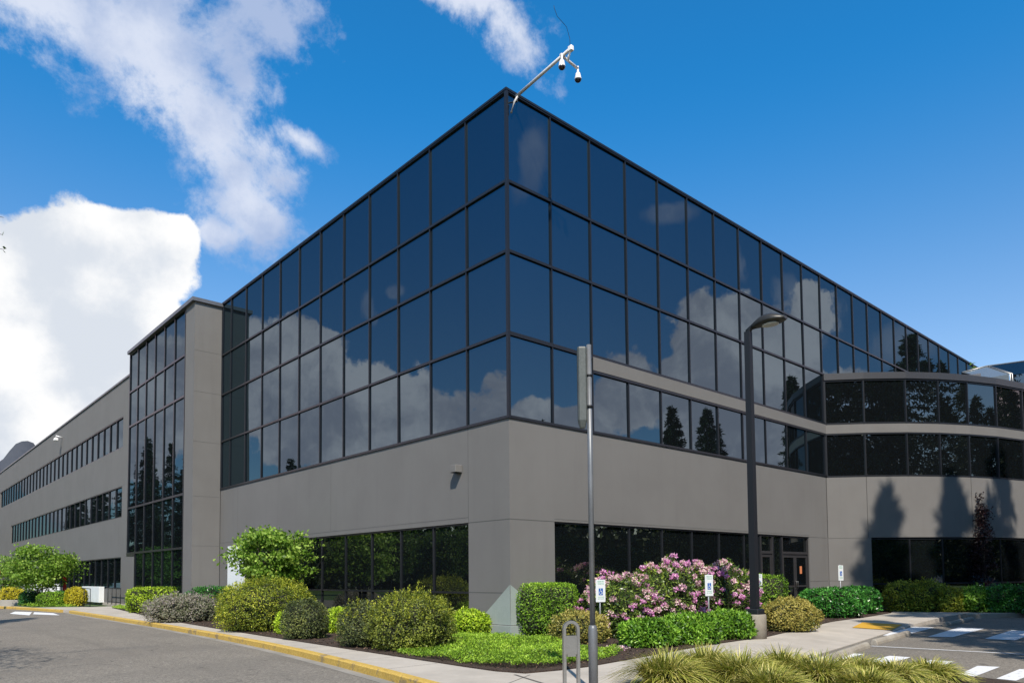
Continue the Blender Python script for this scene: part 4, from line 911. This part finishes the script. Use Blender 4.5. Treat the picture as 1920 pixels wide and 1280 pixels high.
# small trees
def small_tree(name, label, cat, loc, rx, ry, z0, z1_, kind, ncl, per, leaf, seed, stems=4, group=None, up=.5, flat=.35):
    g = np.random.default_rng(seed); root = empty(name, (loc[0], loc[1], 0), 0, label, cat, group)
    zc, hz = (z0+z1_)/2, (z1_-z0)/2; U = unit(g.normal(size=(ncl, 3)))*g.uniform(.35, 1, size=(ncl, 1))**.5; C_ = U*np.array([rx, ry, hz])+np.array([0, 0, zc]); C_ *= np.array([1, 1, 1])
    C_[:, :2] *= (1+np.clip(.22*g.normal(size=(ncl, 1)), -.4, .3)); C_[:, 2] += np.where(g.uniform(size=ncl) < .12, g.uniform(0, .22, ncl)*hz, 0)
    tm = MB()
    tips = C_[g.permutation(ncl)[:min(ncl, stems*7)]]
    for k in range(stems):
        a = 2*math.pi*k/stems+g.uniform(-.4, .4); m_ = np.array([math.cos(a)*rx*.3, math.sin(a)*ry*.3, z0+hz*.5]); mid = (m_*.5)*np.array([.7, .7, 1])
        tm.tube([(math.cos(a)*.05, math.sin(a)*.05, -.05), tuple(mid), tuple(m_)], [.045, .034, .022], 7)
        for t in tips[k::stems]: q = m_*.6+t*.4+g.normal(size=3)*.04; tm.tube([tuple(m_), tuple(q), tuple(t)], [.018, .011, .004], 5)
    tm.build('trunk', M_BARK, root)
    idx = np.repeat(np.arange(ncl), per); n = len(idx); cr = g.uniform(.14, .26, ncl)*max(rx, .6)/1.2
    P = C_[idx]+np.clip(g.normal(size=(n, 3)), -1.9, 1.9)*np.array([1, 1, flat])*cr[idx][:, None]; N = unit((P-np.array([0, 0, zc]))*np.array([1, 1, .3]))+np.array([0, 0, up])*g.uniform(-1, 1, size=(n, 1))
    V, Fq = leaf_quads(P, N, leaf, leaf*.8, g, .7, .12); at = np.clip(g.uniform(0, .7, n)+.3*g.uniform(0, 1, ncl)[idx], 0, 1)
    fastmesh('crown', V, Fq, [LM[kind]], None, at, root); return root
small_tree('maple_tree', 'small multi-stemmed maple behind the largest bush, its leaves overlapping the white panel', 'tree', (-1.75, 10.6), 1.22, 1.0, 1.3, 3.4, 'maple', 105, 62, .125, 41, 5)
small_tree('maple_tree', 'small leafy maple by the left entrance, in front of the white slatted wall', 'tree', D(78, 43.5), 1.75, 1.5, 1.0, 3.6, 'maple', 120, 62, .15, 42, 4)
small_tree('maple_tree', 'darker small tree at the far left edge, behind the entrance maple', 'tree', D(20, 49), 1.5, 1.4, .7, 2.9, 'maple', 120, 50, .11, 43, 4)
# purple upright tree
small_tree('red_leaved_tree', 'narrow upright tree with dark red leaves in front of the curved wing windows', 'tree', D(1845, 31), .34, .34, .4, 4.95, 'red', 62, 46, .09, 44, 1, None, .4, 1.2)
small_tree('sapling', 'thin leafy twig rising above the roof of the curved wing', 'tree', D(1842, 38), .35, .35, 10.8, 13.1, 'maple', 16, 9, .10, 45, 1)
# left entrance shrubs
bush('shrub', 'dark round clipped shrub left of the small entrance maple stem', 'shrub', D(59, 44), .62, .6, .86, 'laurel', 3000, .07, 2.8, .03, 2)
bush('shrub', 'brighter green round shrub right of the small entrance maple stem, behind the railing', 'shrub', D(97, 42.5), .72, .6, .82, 'hedge', 3500, .07, 2.8, .04, 2)
bush('shrub', 'dark green shrub between the bright round one and the yellow one, behind the railing', 'shrub', D(117, 43), .55, .5, .85, 'laurel', 2500, .07, 2.6, .05, 2)
bush('yellow_shrub', 'bright yellow upright shrub behind the railing at the entrance', 'shrub', D(143, 42.5), .56, .5, 1.05, 'yellow', 3500, .08, 2.6, .08, 2, 0, 25)
bush('yellow_shrub', 'pale yellow spiky shrub in front of the white slats at the far left', 'shrub', D(20, 46.5), .8, .6, 1.0, 'yellow', 3000, .09, 2.2, .15, 2, 0, 20)
# shaded shrubs by the curved wing
for px, d_, rx, h_, k, lab in ((1690, 29, .85, 1.15, 'yolive', 'loose yellowish shrub under the curved wing windows, leftmost in the shaded bed'), (1738, 28.5, .85, 1.2, 'yolive', 'loose yellowish shrub in the middle of the shaded bed'), (1775, 28.2, .6, .95, 'yolive', 'smaller yellowish shrub left of the dark red tree'),
                                (1830, 28, .8, .95, 'green', 'mid green shrub right at the foot of the dark red tree'), (1880, 27.6, .95, 1.0, 'laurel', 'dark green shrub right of the dark red tree'), (1925, 27, .8, 1.0, 'laurel', 'dark green shrub cut by the right edge of the picture')):
    bush('shrub', lab, 'shrub', D(px, d_), rx, .6, h_, k, 4500, .08, 2.3, .14, 2, 0, 15)

# ------------------------------------------------------------------ tall trees round the car park and road (outside the frame, seen mirrored in the glass, casting the shade)
def conifer_parts(h, r, seed, nb=95):
    g = np.random.default_rng(seed); V = []; N = []; 
    for b in range(nb):
        t = (b+g.uniform(0, 1))/nb; z = h*(.10+.89*t); Lb = r*(1-t)**.85*g.uniform(.78, 1.05)+.22; th = g.uniform(0, 2*math.pi); m_ = int(24+Lb*32)
        s = g.uniform(.12, 1, m_)**.8; lat = g.normal(size=m_)*.16*Lb*(1-s*.6); dx, dy = math.cos(th), math.sin(th)
        P = np.c_[dx*s*Lb-dy*lat, dy*s*Lb+dx*lat, z+Lb*(.10*s-.38*s**2)-np.abs(lat)*.25-g.uniform(0, .22, m_)]
        V.append(P); N.append(np.tile([dx*.8, dy*.8, -.55], (m_, 1)))
    P = np.concatenate(V); N = np.concatenate(N); Vq, Fq = leaf_quads(P, N, .36, .12, g, .55, .1)
    return Vq, Fq, np.clip(g.uniform(0, 1, len(P)), 0, 1)
PROTO = []
for i, (h, r) in enumerate(((20, 3.6), (17, 3.1), (23, 4.1))):
    root = empty('conifer', (0, 0, -.2), 0); V, Fq, a = conifer_parts(h, r, 700+i, 200); fastmesh('crown', V, Fq, [LM['conifer']], None, a, root)
    MB().tube([(0, 0, 0), (0, 0, h*.5), (0, 0, h*.97)], [.30, .18, .02], 8).build('trunk', M_BARK, root); PROTO.append(root)
used = [False]*3
def conifer(i, x, y, s=1., label='tall dark conifer outside the frame, seen mirrored in the glass walls'):
    if used[i]: o = copy_tree(PROTO[i])
    else: o = PROTO[i]; used[i] = True
    o.location = (x, y, -.2); o.rotation_euler = (0, 0, (x*7+y*3) % 6.28); o.scale = (s, s, s)
    return tag(o, label, 'tree', 'tall conifers around the car park, seen as reflections')
for i, x, y, s in [(0, 7.2, -17.6, 1.4), (0, 9.6, -19.8, 1.45), (1, 5.9, -18.6, 1.15), (2, 12.8, -19.8, 1.25), (2, 14.0, -21.8, 1.1), (1, 8, -23, 1.3), (0, -4.5, -24, 1.1), (0, 17, -25, 1.1), (2, 20.5, -28, 1.1), (0, 24.5, -34, 1.2), (1, 13, -28, 1.2),
                   (2, 29, -40, 1.3), (0, 34, -46, 1.4), (2, 40, -50, 1.35), (0, 49, -48, 1.0), (2, 45.5, -45, .85), (1, 52.5, -51.5, 1.15), (0, 42, -56, 1.5), (2, 45, -61, 1.4), (0, 1.0, -18.2, 1.05), (1, 20, -36, 1.2),
                   (0, 39, -18.5, .78), (1, 36.2, -20, .9), (2, 41.5, -20.5, .68), (1, 43, -25, .9), (0, 46.5, -27, .8), (1, 50, -29, .80), (2, 54, -29, .58), (0, 58, -31, .7), (0, 42, -13, .88), (2, 46.5, -15.5, .8), (1, 39.5, -11.8, .85), (0, 51, -17, .9), (0, 50, -7.5, 1.05), (2, 56, -9, 1.), (1, 62, -10, 1.3), (0, 45, -3.5, .85)]: conifer(i, x, y, s)
for i, x, y, s in [(0, -15.5, 62, .8), (2, -18, 70, .85), (1, -14.8, 77, 1.0), (0, -17, 86, 1.), (2, -15, 96, .85), (1, -18, 104, 1.1), (0, -15.5, 112, .9), (1, -20.5, 79, 1.1), (2, -22, 92, .9), (0, -17, 122, .9), (1, -15, 130, 1.), (2, -18, 140, .8), (0, -19, 152, .9), (1, -24, 63, .9)]: conifer(i, x, y, s)
conifer(0, -16.0, 12.6, .86, 'conifer across the road whose branch tips enter at the left edge')
bt = empty('broadleaf_tree', (0, 0, 0)); BT = []
bpy.data.objects.remove(bt)
bt = small_tree('broadleaf_tree', 'round green street tree across the road, seen only mirrored in the ground floor windows', 'tree', (-24, 10), 2.6, 2.4, 1.3, 6.2, 'broad', 130, 60, .26, 60, 3, 'street trees across the road, seen as reflections', .5, .6)
for x, y, s in [(-27, 3, 1.), (-25, 17, .9), (-28, 24, 1.1), (-26, 31, 1.), (-27, 39, .9), (-30, 11, 1.2), (-23, -4, .8), (-26, 47, 1.1), (6, -15.5, .62), (16.5, -14.2, .6), (21, -13.2, .5)]:
    c_ = copy_tree(bt); c_.location = (x, y, 0); c_.scale = (s, s, s); c_.rotation_euler = (0, 0, x*1.3+y)

# cars parked behind, mirrored in the windows
def car(label, x, y, rz, paint):
    root = empty('parked_car', (x, y, zr), rz, label, 'car', 'cars parked outside the frame, seen as reflections')
    P = [(-2.2, .35), (-2.22, .62), (-2.1, .90), (-1.75, .98), (-1.25, 1.38), (-.6, 1.50), (.3, 1.47), (1.0, 1.05), (1.9, .88), (2.2, .70), (2.25, .35)]
    rings = []
    for yy, k in ((-.90, 0), (-.82, .6), (-.66, 1), (.66, 1), (.82, .6), (.90, 0)):
        rings.append([(x_, yy, min(z_, .95)+(max(z_-.95, 0))*k) for x_, z_ in P])
    MB().loft(rings, 0, True).build('body', paint, root)
    MB().loft([[(-1.66, yy, .99), (-1.2, yy*.86, 1.35), (.28, yy*.86, 1.43), (.9, yy, 1.04)] for yy in (-.84, .84)], 0, False).build('windows', M_DOME, root)
    for wx in (-1.4, 1.4):
        for wy in (-.82, .82):
            w_ = MB().tube([(wx, wy-.1, .33), (wx, wy+.1, .33)], .33, 18).build('wheel', M_BLACK, root); MB().tube([(wx, wy-.11, .33), (wx, wy+.11, .33)], .18, 12).build('rim', M_BRUSH, w_)
car('silver hatchback seen mirrored in the curved wing windows', 22.5, -15.5, R(75), mat('silver_paint', (.45, .46, .48), .25, .5)); car('dark blue car seen mirrored in the curved wing windows', 29.5, -15, R(80), mat('blue_paint', (.03, .06, .12), .25, .3)); car('white van-like car seen mirrored in the curved wing windows', 18.5, -16.2, R(70), mat('white_paint', (.6, .6, .6), .25))

# the wood that closes the view beyond the car park and the road
g = np.random.default_rng(99); ang = g.uniform(R(100), R(355), 26000); rad = 84+g.uniform(0, 9, 26000); hh = (8.5+2.6*fbm(np.c_[np.cos(ang)*6, np.sin(ang)*6, ang*0], 31, .6, 8)); zz = g.uniform(0, 1, 26000)**.8*hh
P = np.c_[rad*np.cos(ang)-8, rad*np.sin(ang)-5, zz]; V, Fq = leaf_quads(P, np.c_[-np.cos(ang), -np.sin(ang), ang*0+.3], 1.5, 1.1, g, .8)
cw_ = []; cf_ = []
for i in range(61):
    a_ = R(98+i*4.35); cw_ += [(94*math.cos(a_)-8, 94*math.sin(a_)-5, -1), (94*math.cos(a_)-8, 94*math.sin(a_)-5, 7), (99*math.cos(a_)-8, 99*math.sin(a_)-5, -1)]
for i in range(60): cf_ += [(3*i, 3*i+3, 3*i+4, 3*i+1), (3*i+1, 3*i+4, 3*i+5, 3*i+2)]
tag(fastmesh('wood', np.concatenate([V, np.array(cw_)]), np.concatenate([Fq, np.array(cf_)+len(V)]), [LM['conifer'], M_CORE], np.r_[np.zeros(len(Fq)), np.ones(len(cf_))], np.r_[g.uniform(0, 1, len(Fq)), np.zeros(len(cf_))]), kind='stuff')

rt_ = small_tree('roadside_tree', 'leafy tree beyond the left edge, only its twig tips reach into the picture', 'tree', (-16.7, 1.3), 3.3, 3.0, 3.6, 9.4, 'broad', 190, 90, .10, 46, 1)
g = np.random.default_rng(51); TV = []; TN = []; tw_m = MB()
for py_, px_ in ((408, 7), (440, 5), (468, 8)):
    v_ = ray(px_, py_); P_ = CAM+v_*(14.6/np.hypot(v_[0], v_[1])); L_ = P_-np.array([-16.7, 1.3, 0]); st = np.array([1.6, -.2, L_[2]-.35])
    tw_m.tube([tuple(st), tuple(st*.4+L_*.6+np.array([0, 0, .08])), tuple(L_)], [.02, .010, .004], 5)
    for q in np.linspace(.55, 1, 26): TV.append(st*(1-q)+L_*q+g.normal(size=3)*.035); TN.append(unit(L_-st))
tw_m.build('twig', M_BARK, rt_); V, Fq = leaf_quads(np.array(TV), np.array(TN), .085, .05, g, .7, .1); fastmesh('twig_leaves', V, Fq, [LM['broad']], None, g.uniform(0, 1, len(TV)), rt_)
